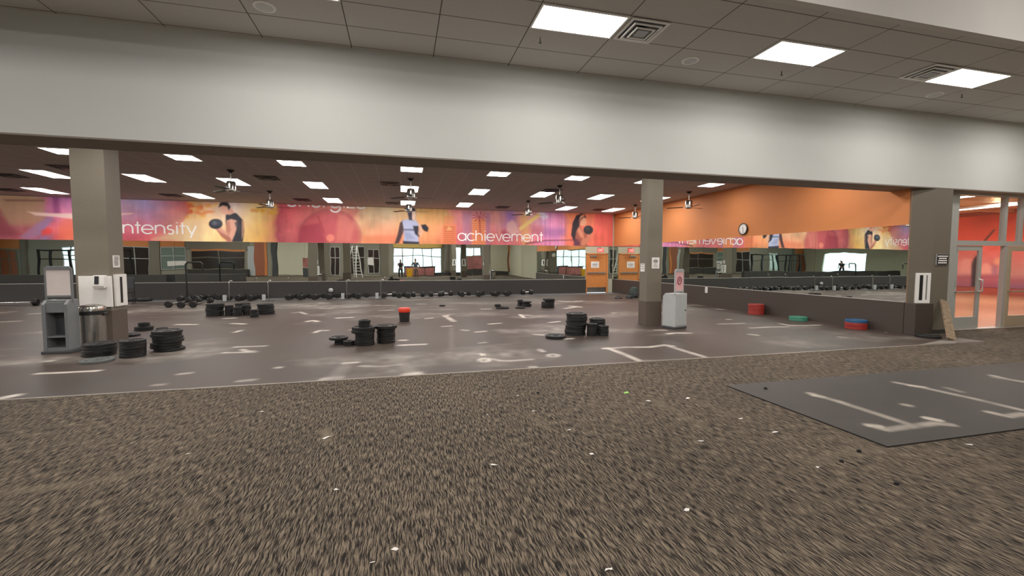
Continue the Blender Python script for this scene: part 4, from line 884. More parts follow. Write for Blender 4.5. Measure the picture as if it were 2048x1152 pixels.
# ================================================================== KIOSKS
def make_kiosk(mb_, md, loc, rz, label, sheet, hsc=1., wd_=.4, dp_=.37, turn=False):
    W, DP, H_ = wd_, dp_, .90*hsc
    t = thing('wipe_kiosk', label, 'wipe station', loc, rz)
    b = MB(); b.prism([(-W/2-.02, -DP/2-.03), (W/2+.02, -DP/2-.03), (W/2+.02, DP/2), (-W/2-.02, DP/2)], 0, .05); b.build('plinth', md, t, bevel=.01)
    for s in (-1, 1):
        b = MB(); x = s*W/2; b.prism([(-DP/2, .05), (DP/2, .05), (DP/2, H_), (-DP/2+.07, H_), (-DP/2, H_-.07)], *sorted((x, x-s*.05)), 'x'); b.build('side_panel', mb_, t, bevel=.008)
    b = MB(); b.box(-W/2+.05, W/2-.05, DP/2-.04, DP/2-.002, .05, H_-.01); b.build('back_panel', mb_, t)
    b = MB(); b.box(-W/2+.05, W/2-.05, -DP/2+.06, DP/2-.04, H_-.03, H_-.004); b.build('top', mb_, t)
    b = MB(); b.box(-W/2+.05, W/2-.05, -DP/2+.02, DP/2-.05, H_-.21, H_-.035); b.build('bin_drawer', mb_, t, bevel=.006)
    b = MB(); b.box(-W/2+.05, W/2-.05, -DP/2+.015, DP/2-.04, .27, .295); b.build('shelf', mb_, t)
    b = MB(); b.box(-W/2+.05, W/2-.05, -DP/2+.01, DP/2-.04, .05, .1); b.build('floor_panel', mb_, t)
    b = MB(); b.box(-W/2+.05, W/2-.05, DP/2-.055, DP/2-.041, .1, H_-.21); b.build('interior', md, t)
    b = MB(); b.box(-W/2+.02, W/2-.02, DP/2, DP/2+.015, .08, H_-.02); dr = b.build('door', mb_, t, bevel=.004)
    b = MB(); b.lathe([(0, DP/2+.03), (.016, DP/2+.028), (.016, DP/2+.014)], 12, axis='y', c=(-W/2+.07, 0, H_*.52)); b.build('lock', 'blackp', dr, smooth=True)
    f = MB(); SW, S0, S1 = min(.19, W/2), H_+.06, H_+.54
    for s in (-1, 1): f.box(s*SW-.014, s*SW+.014, -.015, .015, H_-.03, S1)
    f.box(-SW, SW, -.016, .016, S0-.02, S0+.015); f.prism([(-SW-.012, S1-.04), (SW+.012, S1-.04), (SW-.02, S1+.03), (-SW+.02, S1+.03)], -.016, .016, 'y'); fr = f.build('sign_frame', mb_, t, bevel=.004)
    b = MB(); b.box(-SW+.014, SW-.014, -.009, .009, S0+.015, S1-.04); b.build('sign_sheet', sheet, fr)
    if turn: fr.scale = (.76, 1, 1); fr.location = (W/2-.14, DP/2-.03, 0)
    return t, fr
kl, _ = make_kiosk('greyp', 'greyd', (-5.63, 9.08, 0), .0, 'grey wipe station with open shelf and blank white sign by the pillar', 'pinkpaper', wd_=.36, dp_=.28)
def poster():
    m, nt, b = nmat('pink_poster'); tc = N(nt, 'ShaderNodeTexCoord'); s = N(nt, 'ShaderNodeSeparateXYZ'); nt.links.new(tc.outputs['Generated'], s.inputs[0])
    r = N(nt, 'ShaderNodeValToRGB'); e = r.color_ramp.elements; e[0].color = (*lin((240, 150, 150)), 1); e[1].color = (*lin((220, 90, 120)), 1); k = e.new(.5); k.color = (*lin((236, 180, 180)), 1)
    no = N(nt, 'ShaderNodeTexNoise'); no.inputs['Scale'].default_value = 4; nt.links.new(tc.outputs['Generated'], no.inputs['Vector']); nt.links.new(no.outputs['Fac'], r.inputs['Fac']); nt.links.new(r.outputs['Color'], b.inputs['Base Color']); return m
M['poster'] = poster(); M['burg'] = mat('burgundy_print', (128, 30, 60), .6)
kr, krf = make_kiosk('greyl', 'greyd', (6.27, 9.1, 0), PI+.30, 'light grey wipe station with pink poster beside the slim pillar', 'poster', .92, turn=True)
b = MB()
for s in (-1, 1):
    pts = [(.085*math.cos(k*PI/10), s*.012, 1.13+.085*math.sin(k*PI/10)) for k in range(21)]; b.tube(pts, .012, 6); b.box(-.014, .014, min(0, s*.014), max(0, s*.014), 1.1, 1.18)
b.build('circle_emblem', 'burg', krf)
# ================================================================== TRASH CAN, BUCKET
tc = thing('trash_can', 'round stainless trash can with domed lid beside the thick pillar', 'trash can', (-5.395, 9.45, 0))
b = MB(); b.lathe([(.0, 0), (.178, 0), (.182, .02), (.182, .6), (0, .6)], 36); b.build('body', 'steel', tc, smooth=True)
b = MB(); b.lathe([(.17, .6), (.198, .6), (.198, .665), (.17, .67)], 36); b.build('rim', 'blackp', tc, smooth=True)
b = MB(); b.lathe([(.194, .668), (.194, .7), (.182, .745), (.14, .77), (.1, .778), (.07, .76), (.0, .755)], 36); b.build('lid', 'chrome', tc, smooth=True)
b = MB(); b.box(.15, .215, -.05, .05, .58, .63); b.build('handle', 'blackp', tc, bevel=.01)
bc = thing('plastic_bucket', 'small black bucket with bright red lid in the middle of the floor', 'bucket', atz(809, 643))
b = MB(); b.lathe([(0, 0), (.125, 0), (.14, .27), (0, .27)], 28); b.build('body', 'black', bc, smooth=True)
b = MB(); b.lathe([(.0, .25), (.145, .25), (.152, .26), (.152, .34), (.14, .36), (0, .362)], 28); b.build('lid', 'red', bc, smooth=True)
b = MB(); b.tube([(.14*math.cos(a), .0-.012, .24+.0) if 0 else (.145*math.cos(a), -.145*abs(math.sin(a)), .22-.1*math.sin(a)) for a in [k*PI/12 for k in range(13)]], .004, 6); b.build('bail_handle', 'blackp', bc)
# second can seen only in the mirrors
# ================================================================== WEIGHT PLATES
def plate_mesh(r, t, grips=True, seg=32):
    b = MB(); hr = .026
    prof = [(hr, 0), (r-.004, 0), (r, .004), (r, t-.006), (r-.006, t), (r-.03, t), (r-.038, t-.012), (r*.32, t-.012), (r*.30, t), (hr+.012, t), (hr, t-.003)]
    b.ring(prof, seg)
    if grips and r > .15:
        for k in range(3):
            a = k*2*PI/3+.5; m_ = Matrix.Rotation(a, 4, 'Z'); pts = []
            for e in range(9): q = -.42+.84*e/8; pts.append(Vector((r*.66*math.cos(q), r*.66*math.sin(q), t-.01)))
            b.tube([m_ @ p for p in pts], .012, 6)
    return b
PROTO = {}
for key, (r, t, m) in {'big': (.222, .05, 'iron'), 'mid': (.172, .045, 'iron'), 'small': (.108, .042, 'iron'), 'wide': (.21, .055, 'iron'), 'red': (.215, .075, 'platered'), 'blue': (.215, .06, 'plateblue'), 'green': (.215, .05, 'plategreen'), 'grey': (.21, .035, 'plategrey')}.items():
    PROTO[key] = (plate_mesh(r, t), r, t, m, [None])
def new_plate(key, loc, label, group=None, tilt=None):
    b, r, t, m, me = PROTO[key]
    if me[0] is None:
        o = b.build('weight_plate', m, smooth=True); me[0] = o.data
    else:
        o = bpy.data.objects.new('weight_plate', me[0]); COL.objects.link(o)
    o.location = loc; o.rotation_euler = (tilt[0] if tilt else 0, tilt[1] if tilt else 0, random.uniform(0, 6))
    o['label'] = label; o['category'] = 'weight plate'
    if group: o['group'] = group
    return o
def level(k, n_):
    if n_ == 1: return 'single'
    if k == n_-1: return 'topmost'
    if k == 0: return 'bottom'
    return ordn(k)+' lowest'
def stack(base, keys, desc, jit=.008, offs=None, group=None):
    z = base[2] if len(base) > 2 else 0.
    for k, key in enumerate(keys):
        dx, dy = (random.uniform(-jit, jit), random.uniform(-jit, jit))
        if offs and k in offs: dx, dy = offs[k]
        c = 'black ' if key not in ('red', 'blue', 'green', 'grey') else {'grey': 'grey '}.get(key, key+' ')
        lab = ('%s%s, %s' % (c, 'weight plate', desc)) if len(keys) == 1 else '%s %sweight plate of %s' % (level(k, len(keys)), c, desc)
        new_plate(key, (base[0]+dx, base[1]+dy, z+.0005), lab, group or 'weight plates stacked on the rubber floor'); z += PROTO[key][2]+.001
    return z
def bp(px, py, back=0.): p = atz(px, py); u = Vector((p.x, p.y, 0)).normalized()*back; return (p.x+u.x, p.y+u.y, 0.)
R_ = .21
stack(bp(200, 714, R_), ['big']*4, 'the low stack in front of the trash can')
stack(bp(267, 716, .17), ['mid']*6, 'the narrow stack between trash can and wide stack')
stack(bp(336, 704, R_), ['big']*7, 'the wide uneven stack before the thick pillar', .02, {0: (.03, 0), 1: (-.03, .01), 2: (-.02, 0)})
stack(bp(196, 727, .19), ['grey'], 'lying flat with grip slots before the trash can')
stack(bp(260, 674, .15), ['mid'], 'flat on the floor just behind the thick pillar'); stack(bp(288, 662, .15), ['mid', 'mid', 'small', 'small'], 'the small pile behind the thick pillar', .01); stack(bp(325, 660, .12), ['small'], 'flat beside the small pile behind the thick pillar')
stack(bp(430, 633, R_), ['big']*7, 'the tall far row stack nearest the barbells', .012, {5: (.02, 0), 6: (.02, 0)})
stack(bp(459, 632, .11), ['small']*7, 'the far row slim stack nearest the barbells', .004)
stack(bp(476.5, 632.5, .11), ['small']*6, 'the far row second slim stack', .006); stack(bp(494, 631, .11), ['small']*7, 'the far row third slim stack', .008); stack(bp(509, 635, .1), ['small']*5, 'the far row fourth slim stack', .008)
p_ = bp(486, 628, .62); stack((p_[0], p_[1], 0), ['wide']*5, 'the far row wide stack behind the slim stacks', .01)
stack(bp(532, 629.5, R_), ['big']*6, 'the tall far row stack nearest the bucket', .014, {5: (-.01, 0), 1: (.02, 0)})
stack(bp(681, 689, .1), ['small']*2+['mid'], 'the small overhanging pile beside the tall centre stack', .006, {2: (-.03, 0)}); stack(bp(698, 692, .11), ['small']*2, 'the low pile touching the tall centre stack', .005)
stack(bp(730, 692.5, .16), ['mid']*5+['wide', 'wide']+['small']*3, 'the tall tapered centre stack', .006, {5: (-.03, .03), 6: (-.02, .03)})
stack(bp(772, 688, .2), ['mid']*6+['wide'], 'the wide topped stack behind the centre stack', .008)
stack(bp(1005, 618, .2), ['big'], 'flat under the small pile nearest the bucket on the far floor'); q_ = bp(1000, 618, .2); stack((q_[0]-.07, q_[1]+.03, .052), ['small', 'small'], 'the small pair on the flat far plate', .005); q2 = bp(1018, 618, .25)
stack(bp(1041, 612, .12), ['small']*4+['small'], 'the slim far stack before the mirror dumbbells', .008); stack(bp(1053, 613.5, .14), ['mid', 'mid', 'small', 'mid'], 'the uneven far stack before the mirror dumbbells', .012); stack(bp(1040, 617.5, .15), ['mid'], 'flat in front of the slim far stack')
stack(bp(1095, 616.5, R_), ['big']*4+['mid', 'wide'], 'the toppled looking far stack nearest the exit door', .02, {4: (.08, 0), 5: (.05, 0)})
stack(bp(1152, 671.5, R_), ['big']*9, 'the tallest stack near the slim pillar', .014, {1: (-.03, 0), 0: (-.02, 0), 2: (-.01, .01)})
stack(bp(1184, 672.5, .11), ['small']*6, 'the slim stack touching the tallest stack', .004); stack(bp(1207, 672.5, .115), ['small']*5, 'the slim stack nearest the slim pillar', .004); p_ = bp(1194, 671, .36); stack(p_, ['mid']*7, 'the stack hidden behind the two slim stacks', .006)
stack(bp(1111, 679, .2), ['wide'], 'lying alone flat before the tallest stack')
stack(bp(884, 613, .1), ['small'], 'lying alone flat far behind the bucket')
def wallstack(px, py, keys, desc, off=.3, **k):
    p = atz(px, py); s = (Vector((p.x, p.y, 0))-RA).dot(RDIR); q = RA+RDIR*s+RN*off; return stack((q.x, q.y, 0), keys, desc, group='bumper plates along the brown low wall', **k)
wallstack(1546, 627, ['red', 'red', 'red', 'red'], 'the red stack against the brown low wall', .29, jit=.004)
wallstack(1587, 641, ['green', 'green'], 'the flat green pair by the brown low wall', .32)
wallstack(1757, 655, ['red', 'red', 'blue'], 'the blue topped stack near the wall end', .29, jit=.01)
tb = wallstack(1772, 657, ['black_'] if 0 else ['big'], 'lying flat behind the blue topped stack', .46) if 0 else 0
stack((10.62, 6.68), ['wide'], 'lying flat in front of the wall end by the pier')
# ================================================================== DUMBBELLS, BARBELLS
def make_db():
    t = thing('dumbbell', 'x', 'dumbbell'); R = .085
    for s in (-1, 1):
        b = MB(); pts = [(R*math.cos(a*PI/3+PI/6), R*math.sin(a*PI/3+PI/6)+R*.866) for a in range(6)]
        b.prism(pts, *sorted((s*.075, s*.19)), 'x'); b.build('head', 'iron', t, bevel=.014)
    b = MB(); b.tube([(-.08, 0, R*.866), (0, 0, R*.866), (.08, 0, R*.866)], [.016, .019, .016], 10); b.build('handle', 'chrome', t, smooth=True)
    return t
db_px = [(370, 596, .9), (383, 596, .7), (397, 596.5, .8), (411, 596, .6), (421, 595, .5), (440, 596, .4), (466, 596, 1.2), (482, 596, .3), (492, 596, .8), (504, 596, .6), (515, 596, .7), (526, 595, .5), (587, 595, .5), (598, 594.5, .9), (611, 595, .7), (622, 594.5, .3), (637, 594.5, .5), (650, 595, .2), (664, 594.5, .2), (676, 594, .6), (700, 593, .6), (709, 593, .8), (719, 593, .6), (733, 593, .5), (768, 592.5, .9), (779, 592, .1), (799, 591.5, .5), (808, 592, .3), (816, 591.5, .3), (836, 593, .05), (870, 590, .05), (893, 590, .15), (921, 590, .4), (929, 590.5, .1), (952, 589.5, .7), (962, 589.5, .5), (986, 590.5, .2), (994, 589.5, .5), (1007, 589, .3), (1016, 589, .4), (1054, 588, .05)]
db_px.sort(key=lambda q: -q[0])
spots = []
pr = make_db()
for k, (px, py, a) in enumerate(db_px):
    p = atz(px, py+.5); y = min(p.y, D-.42); x = aty(px, py-4, y).x
    hw = (.3, .14) if a < .2 else (.165, .3)
    while any(abs(x-q[0]) < hw[0]+q[2] and abs(y-q[1]) < hw[1]+q[3] for q in spots): y -= .04
    spots.append((x, y)+hw)
    o = pr if k == 0 else dup(pr, (0, 0, 0))
    o.location = (x, y, 0); o.rotation_euler = (0, 0, a if a < .2 else PI/2+random.uniform(-.14, .14)); o.scale = (1.5, 1.5, 1.5)
    o['label'] = 'black dumbbell with chrome grip under the mirrors, %s from the exit door' % ordn(k); o['group'] = 'dumbbells along the mirror wall'
def make_barbell(L, a, b_, label, R=.11, z=None):
    A, B = Vector(a), Vector(b_); d = (B-A); ang = math.atan2(d.y, d.x); L = d.length
    t = thing('fixed_barbell', label, 'barbell', ((A.x+B.x)/2, (A.y+B.y)/2, 0), ang, 'barbells on the rubber floor')
    b = MB(); b.tube([(-L/2, 0, R), (L/2, 0, R)], .022, 10); b.build('bar', 'chrome', t, smooth=True)
    for s in (-1, 1):
        b = MB(); b.lathe([(0, s*L/2-.09), (R*.9, s*L/2-.09), (R, s*L/2-.07), (R, s*L/2+.03), (R*.8, s*L/2+.05), (0, s*L/2+.05)], 22, c=(0, 0, R), axis='x'); b.build('head', 'iron', t, smooth=True)
    return t
for px, py, qx_, qy_, l in ((338, 615, 398, 603, 'fixed barbell lying nearest the thick pillar'), (363, 616, 421, 602.5, 'fixed barbell lying second from the thick pillar'), (387, 615, 437, 603.5, 'fixed barbell lying nearest the tall far stack')):
    a, b_ = atz(px, py), atz(qx_, qy_); d = (b_-a).normalized(); make_barbell(0, a, a+d*1.45, l)
a, b_ = atz(70, 611), atz(-10, 613); make_barbell(0, a, a+(b_-a).normalized()*1.9, 'long barbell at the frame edge beyond the grey wipe station', .12)
for k, (px, py) in enumerate(((254, 600), (286, 600))):
    p = aty(px+3, py, D-.6); t = tag(MB().ring([(.07+.07*math.cos(q*PI/5)+.12, .07+.07*math.sin(q*PI/5)) for q in range(10)], 28).build('sand_bag_ring' if 0 else 'rubber_ring', 'black', loc=(p.x, D-.6, 0), smooth=True), 'black rubber ring on the floor behind the thick pillar, %s' % ('partly hidden' if k == 0 else 'fully visible'), 'training ring', 'rubber rings by the mirror')
# steel posts left from the dumbbell racks
def make_post():
    t = thing('rack_post', 'x', 'post'); b = MB(); b.box(-.2, .2, -.12, .12, 0, .02); b.build('base_plate', 'greyd', t)
    b = MB(); b.tube([(0, 0, .02), (0, 0, .72), (.03, 0, .8), (.08, 0, .82), (.12, 0, .79)], .018, 8); b.build('upright', 'steel', t, smooth=True)
    b = MB(); b.box(-.22, -.1, -.05, .05, .02, .26); b.build('bracket', 'greyl', t, bevel=.01)
    return t
po_ = [(762, 598), (694, 600), (537, 601), (459, 602)]
place_all(make_post(), [Vector((aty(x, y, D-1.55).x, D-1.55, 0)) for x, y in po_], ['thin steel rack post before the mirrors, %s from the exit door' % ordn(k) for k in range(4)], 'rack posts left on the floor')
bl = thing('medicine_ball', 'pale grey ball resting on the dumbbells under the mirror', 'ball', Vector((aty(661, 584, D-.3).x, D-.2, .0)))
b = MB(); b.lathe([(.1*math.sin(k*PI/12), -.1*math.cos(k*PI/12)) for k in range(13)], 20, c=(0, 0, .31)); b.build('ball', 'greyl', bl, smooth=True); b = MB(); b.lathe([(.06, 0), (.03, .1), (.07, .24)], 14); b.build('stand', 'greyd', bl)
# black rack stand and chair by the mirror
st = aty(374, 596, D-1.62); rk = thing('storage_rack', 'tall black bent tube frame standing before the mirror', 'frame', (st.x, D-1.62, 0))
b = MB(); b.tube([(0, 0, 0), (0, 0, 1.45), (.06, 0, 1.52), (.5, 0, 1.52), (.56, 0, 1.45), (.56, 0, 1.2)], .035, 10); b.build('upright', 'blackp', rk, smooth=True)
b = MB(); b.box(-.3, .3, -.05, .05, 0, .05); b.box(-.05, .05, -.15, .15, 0, .05); b.build('foot', 'blackp', rk)
p = aty(254, 590, 18.9); ch = thing('folding_chair', 'black chair behind the thick pillar by the mirror', 'chair', (p.x, 18.9, 0), .3)
b = MB(); b.box(-.2, .2, -.2, .2, .42, .46); b.build('seat', 'blackp', ch, bevel=.01); b = MB(); b.box(-.2, .2, .18, .21, .55, .98); b.build('backrest', 'greyd', ch, bevel=.015)
for sx_ in (-1, 1):
    for s2 in (-1, 1): b = MB(); b.tube([(sx_*.19, s2*.19, 0), (sx_*.18, s2*.18, .44 if s2 < 0 else .9)], .014, 8); b.build('leg', 'blackp', ch, smooth=True)
# bags by the corner
bg = thing('backpack', 'dark green backpack leaning by the corner behind the slim pillar', 'bag', atz(1273, 592.5)); bg.location.x = 9.93; bg.location.y = 17.4
b = MB(); b.lathe([(0, 0), (.17, .02), (.2, .15), (.18, .35), (.12, .45), (0, .48)], 18); b.build('body', mat('dark_green_cloth', (46, 58, 52), .8), bg, smooth=True); b = MB(); b.box(-.1, .1, -.23, -.15, .06, .26); b.build('pocket', 'greyd', bg, bevel=.03)
b = MB(); b.tube([(-.06, .1, .45), (-.05, .1, .54), (.05, .1, .54), (.06, .1, .45)], .012, 6); b.build('strap', 'blackp', bg)
def blob(px, py, name, label, cat, w, h, m):
    p = atz(px, py); o = thing(name, label, cat, p); b = MB(); b.lathe([(0, 0), (w*.5, 0), (w*.48, h*.5), (w*.3, h*.85), (0, h)], 14); b.build('body', m, o, smooth=True)
    b = MB(); b.tube([(-w*.35, 0, h*.5), (-w*.2, -.02, h*1.15), (w*.1, -.02, h*1.2), (w*.3, 0, h*.6)], .012, 6); b.build('strap', 'blackp', o); return o
blob(1258, 597, 'gym_bag', 'black gym bag lying beside the dark green backpack', 'bag', .3, .17, 'black'); blob(1237, 597, 'belt_bag', 'small black bag on the floor before the exit door corner', 'bag', .34, .09, 'black')
# ================================================================== PLATFORM MAT, SCRAPS
MATSEG = [([(1621, 789), (1680, 806), (1750, 829), (1821, 852)], .04, .55), ([(1738, 853), (1752, 857), (1773, 862)], .035, .6), ([(1773, 862), (1868, 849), (1903, 852)], .045, .5), ([(1740, 853.5), (1757, 855)], .03, 1.), ([(1856, 839), (1875, 843)], .03, 1.), ([(1630, 793), (1645, 796)], .03, .9),
          ([(1792, 767), (1850, 778), (1950, 800), (2042, 822)], .04, .5), ([(1979, 827), (2014, 835)], .035, .8), ([(2014, 835), (2048, 830)], .04, .5), ([(1822, 773), (1845, 776)], .03, .9), ([(1985, 753), (2020, 761), (2060, 768)], .035, .6), ([(1990, 757), (2048, 765)], .05, .3), ([(1895, 778), (1920, 785)], .04, .25), ([(1810, 812), (1816, 813)], .03, .5)]
xa, xb, ya, yb = 3.94, 11.9, 2.72, 4.61
pm = thing('platform_mat', 'large dark rubber lifting mat with chalk lines on the carpet', 'rubber mat')
nu, nv = 330, 80; X, Y = np.meshgrid(np.linspace(xa, xb, nu), np.linspace(ya, yb, nv)); noi = vnoise(X.shape, (14, 50), 2); c = chalk(X, Y, MATSEG, noi)
grid_obj('top', np.stack([X, Y, np.full(X.shape, .0125)], -1), 'mat', np.repeat(c[..., None], 3, -1), pm)
b = MB(); b.box(xa, xb, ya, yb, 0, .012); b.build('body', 'black', pm)
scr = [(652, 876, .05), (377, 908, .03), (988, 931, .03), (1067, 823, .03), (974, 830, .02), (1139, 861, .03), (1183, 909, .03), (1296, 802, .05), (1376, 797, .05), (1400, 883, .04), (1550, 865, .05), (1636, 935, .025), (1372, 1022, .035), (674, 980, .028), (790, 1100, .025), (746, 1126, .02), (1218, 1140, .025), (1938, 890, .05), (522, 824, .03), (1482, 838, .04), (1036, 792, .02), (1773, 665, .05)]
scr.sort(key=lambda q: q[1])
for k, (px, py, s) in enumerate(scr):
    s *= .72; p = atz(px, py); b = MB(); n_ = 6; vv = [(0, 0, .006)]+[(s*random.uniform(.5, 1.1)*math.cos(2*PI*i/n_)*1.3, s*random.uniform(.35, .8)*math.sin(2*PI*i/n_), random.uniform(.001, .01)) for i in range(n_)]
    b.add(vv, [(0, 1+i, 1+(i+1) % n_) for i in range(n_)])
    o = b.build('paper_scrap', 'paper', loc=p, rz=random.uniform(-.6, .6)); tag(o, 'torn white paper scrap on the floor, %s nearest to the mirror wall' % ordn(k) if k else 'torn white paper scrap beside the blue topped plate stack', 'paper scrap', 'paper scraps on the floor')
b = MB(); b.add([(-.03, -.02, .002), (.03, -.015, .004), (.035, .02, .012), (-.01, .03, .003)], [(0, 1, 2, 3)]); tag(b.build('leaf_scrap', 'green', loc=atz(1252, 786)), 'small bright green scrap on the brown carpet', 'scrap')
for k, (px, py, s, l) in enumerate(((1531, 778, .02, 'small black knob lying on the rubber lifting mat'), (1076, 787, .018, 'tiny black crumb on the carpet near the green scrap'), (1718, 904, .018, 'tiny black crumb on the carpet beside the mat corner'), (1683, 924, .016, 'tiny black crumb on the carpet, second from the mat corner'), (1793, 969, .016, 'tiny black crumb on the carpet farthest from the rubber floor'))):
    p = atz(px, py, .0125 if k == 0 else 0.); b = MB(); b.lathe([(0, 0), (s, .002), (s*.9, s*1.1), (0, s*1.5)], 10); tag(b.build('rubber_crumb', 'blackp', loc=p, smooth=True), l, 'crumb', 'black crumbs on the floor')
wv = [atz(1836, 690), atz(1882, 681), atz(1922, 684)]; b = MB(); b.add([(v.x, v.y, .004) for v in wv]+[(v.x, v.y, 0) for v in wv], [(0, 1, 2), (3, 4, 5), (0, 1, 4, 3), (1, 2, 5, 4), (2, 0, 3, 5)]); tag(b.build('floor_wedge', 'wedge'), 'pale triangular floor wedge at the foot of the plank', 'floor ramp')
# ================================================================== THINGS SEEN IN THE MIRRORS
ld = thing('step_ladder', 'tall white step ladder reflected in the mural wall mirror', 'ladder', (-4.55, -6.0, 0), .3)
b = MB()
for s in (-1, 1): b.tube([(s*.5, -.9, 0), (s*.22, 0, 3.2)], .045, 8)
b.build('front_rails', 'white', ld)
b = MB()
for s in (-1, 1): b.tube([(s*.6, 1.1, 0), (s*.22, .05, 3.2)], .035, 8)
b.build('rear_rails', 'white', ld)
for k in range(9):
    f = (k+1)/10; w_ = .5-.28*f; b = MB(); b.box(-w_, w_, -.9*(1-f)-.05, -.9*(1-f)+.05, 3.2*f-.02, 3.2*f+.02); b.build('step', 'white', ld)
pw = thing('power_rack', 'black steel power rack reflected in the mirror behind the wipe station', 'power rack', (-28.8, -5.5, 0))
for x in (-1.1, 1.1):
    for y in (-.7, .7): b = MB(); b.box(x-.07, x+.07, y-.07, y+.07, 0, 2.6); b.build('post', 'blackp', pw)
b = MB()
for y in (-.7, .7): b.box(-1.1, 1.1, y-.05, y+.05, 2.5, 2.6); b.box(-1.1, 1.1, y-.04, y+.04, 1.75, 1.83)
for x in (-1.1, 1.1): b.box(x-.05, x+.05, -.7, .7, 2.5, 2.6); b.box(x-.05, x+.05, -.7, .7, 0, .1)
b.build('crossbeam', 'blackp', pw)
o = dup(pw, (-25.6, -6.5, 0), .2, 'black steel power rack reflected in the mirror close to the thick pillar'); pw['group'] = 'power racks'; o['group'] = 'power racks'
ds = thing('front_desk', 'dark desk with rose panels reflected before the bright windows', 'desk', (2.0, -8.2, 0))
b = MB(); b.box(-1.6, 1.6, -.35, .35, 0, 1.0); b.build('body', 'wains', ds); b = MB(); b.box(-1.7, 1.7, -.42, .42, 1.0, 1.05); b.build('counter', 'wains', ds)
for k in range(3): b = MB(); b.box(-1.5+k*1.02, -.55+k*1.02, .35, .37, .1, .95); b.build('front_panel', 'wall_red', ds)
pb_ = thing('photo_board', 'reddish photo board reflected beside the clock pillar', 'poster board', (rx(948), YR+.6, 0))
b = MB(); b.box(-.9, .9, -.03, .03, .7, 2.2); b.build('board', 'wall_red', pb_); b = MB(); b.box(-1., 1., -.3, .3, 0, .7); b.build('stand', 'wains', pb_)
yc_ = thing('mop_bucket', 'yellow mop bucket reflected near the orange exit door', 'bucket', (.9, -6.6, 0)); b = MB(); b.lathe([(0, 0), (.25, 0), (.32, .8), (0, .8)], 18); b.build('body', 'yellow', yc_, smooth=True); b = MB(); b.tube([(.1, 0, .6), (.25, 0, 1.6)], .015, 6); b.build('mop_handle', 'greyl', yc_)
t2 = dup(tc, (8.15, 1.95, 0), 2., 'stainless trash can reflected in the mirror beside the clock pillar')
wc2 = thing('wall_clock', 'round white clock on the pillar reflected in the mural wall mirror', 'clock', (7.5, 2.0, 2.2)); b = MB(); b.lathe([(0, 0), (.2, 0), (.2, .03), (.18, .05), (0, .05)], 24, axis='y'); b.build('dial', 'paper', wc2); b = MB(); b.box(-.008, .008, .05, .055, -.02, .13); b.box(-.09, .02, .05, .055, -.008, .008); b.build('clock_hand', 'blackprint', wc2)
for x, y, l in ((5.6, -7.35, 'white dispenser panel reflected on the far rear pillar'), (6.2, -3.52, 'white dispenser panel reflected on the middle rear pillar')):
    o = thing('dispenser_panel', l, 'dispenser', (x, y, 1.1)); b = MB(); b.box(-.2, .2, 0, .04, 0, .75); b.build('panel', 'white', o); b = MB(); b.box(-.06, .06, .04, .045, .1, .65); b.build('slot', 'blackp', o)
b = MB(); b.box(rx(336), rx(374), YR+.08, YR+.09, rzz(531, 355), rzz(521, 355)); tag(b.build('window_notice', 'paper'), 'white label reflected on the greenish glass beyond the thick pillar', 'paper notice')
b = MB(); b.box(rx(737), rx(748), YR+.08, YR+.09, 1.2, 2.0); tag(b.build('window_notice', 'paper'), 'white sheet reflected on the dark glass beside the ladder', 'paper notice')
cb = thing('poster_stand', 'narrow picture stand reflected before the cream wall', 'poster stand', (rx(622), -7.4, 0)); b = MB(); b.box(-.3, .3, -.2, .2, 0, .95); b.build('cabinet', 'greyd', cb); b = MB(); b.box(-.32, .32, -.03, .03, 1.0, 2.0); b.build('picture', 'wall_red', cb)
# people -----------------------------------------------------------
def skin_mesh(name, chains, m, parent, sub=2):
    v = []; e = []; r = []; idx = {}
    def key(p): return tuple(round(c, 4) for c in p)
    for ch in chains:
        prev = None
        for (p, rad) in ch:
            k = key(p)
            if k not in idx: idx[k] = len(v); v.append(p); r.append(rad)
            i = idx[k]
            if prev is not None and prev != i: e.append((prev, i))
            prev = i
    me = bpy.data.meshes.new(name); me.from_pydata(v, e, []); me.update()
    o = bpy.data.objects.new(name, me); COL.objects.link(o)
    o.modifiers.new('skin', 'SKIN')
    try: lay = me.skin_vertices[0]
    except Exception: bpy.context.view_layer.update(); lay = me.skin_vertices[0]
    for i, d in enumerate(lay.data):
        d.radius = (r[i], r[i]) if not isinstance(r[i], tuple) else r[i]; d.use_root = (i == 0)
    s = o.modifiers.new('sub', 'SUBSURF'); s.levels = sub; s.render_levels = sub
    dg = bpy.context.evaluated_depsgraph_get(); ev = o.evaluated_get(dg); nm = bpy.data.meshes.new_from_object(ev)
    o.modifiers.clear(); o.data = nm; nm.materials.clear(); nm.materials.append(M[m]); nm.polygons.foreach_set('use_smooth', [True]*len(nm.polygons))
    if parent: o.parent = parent
    return o
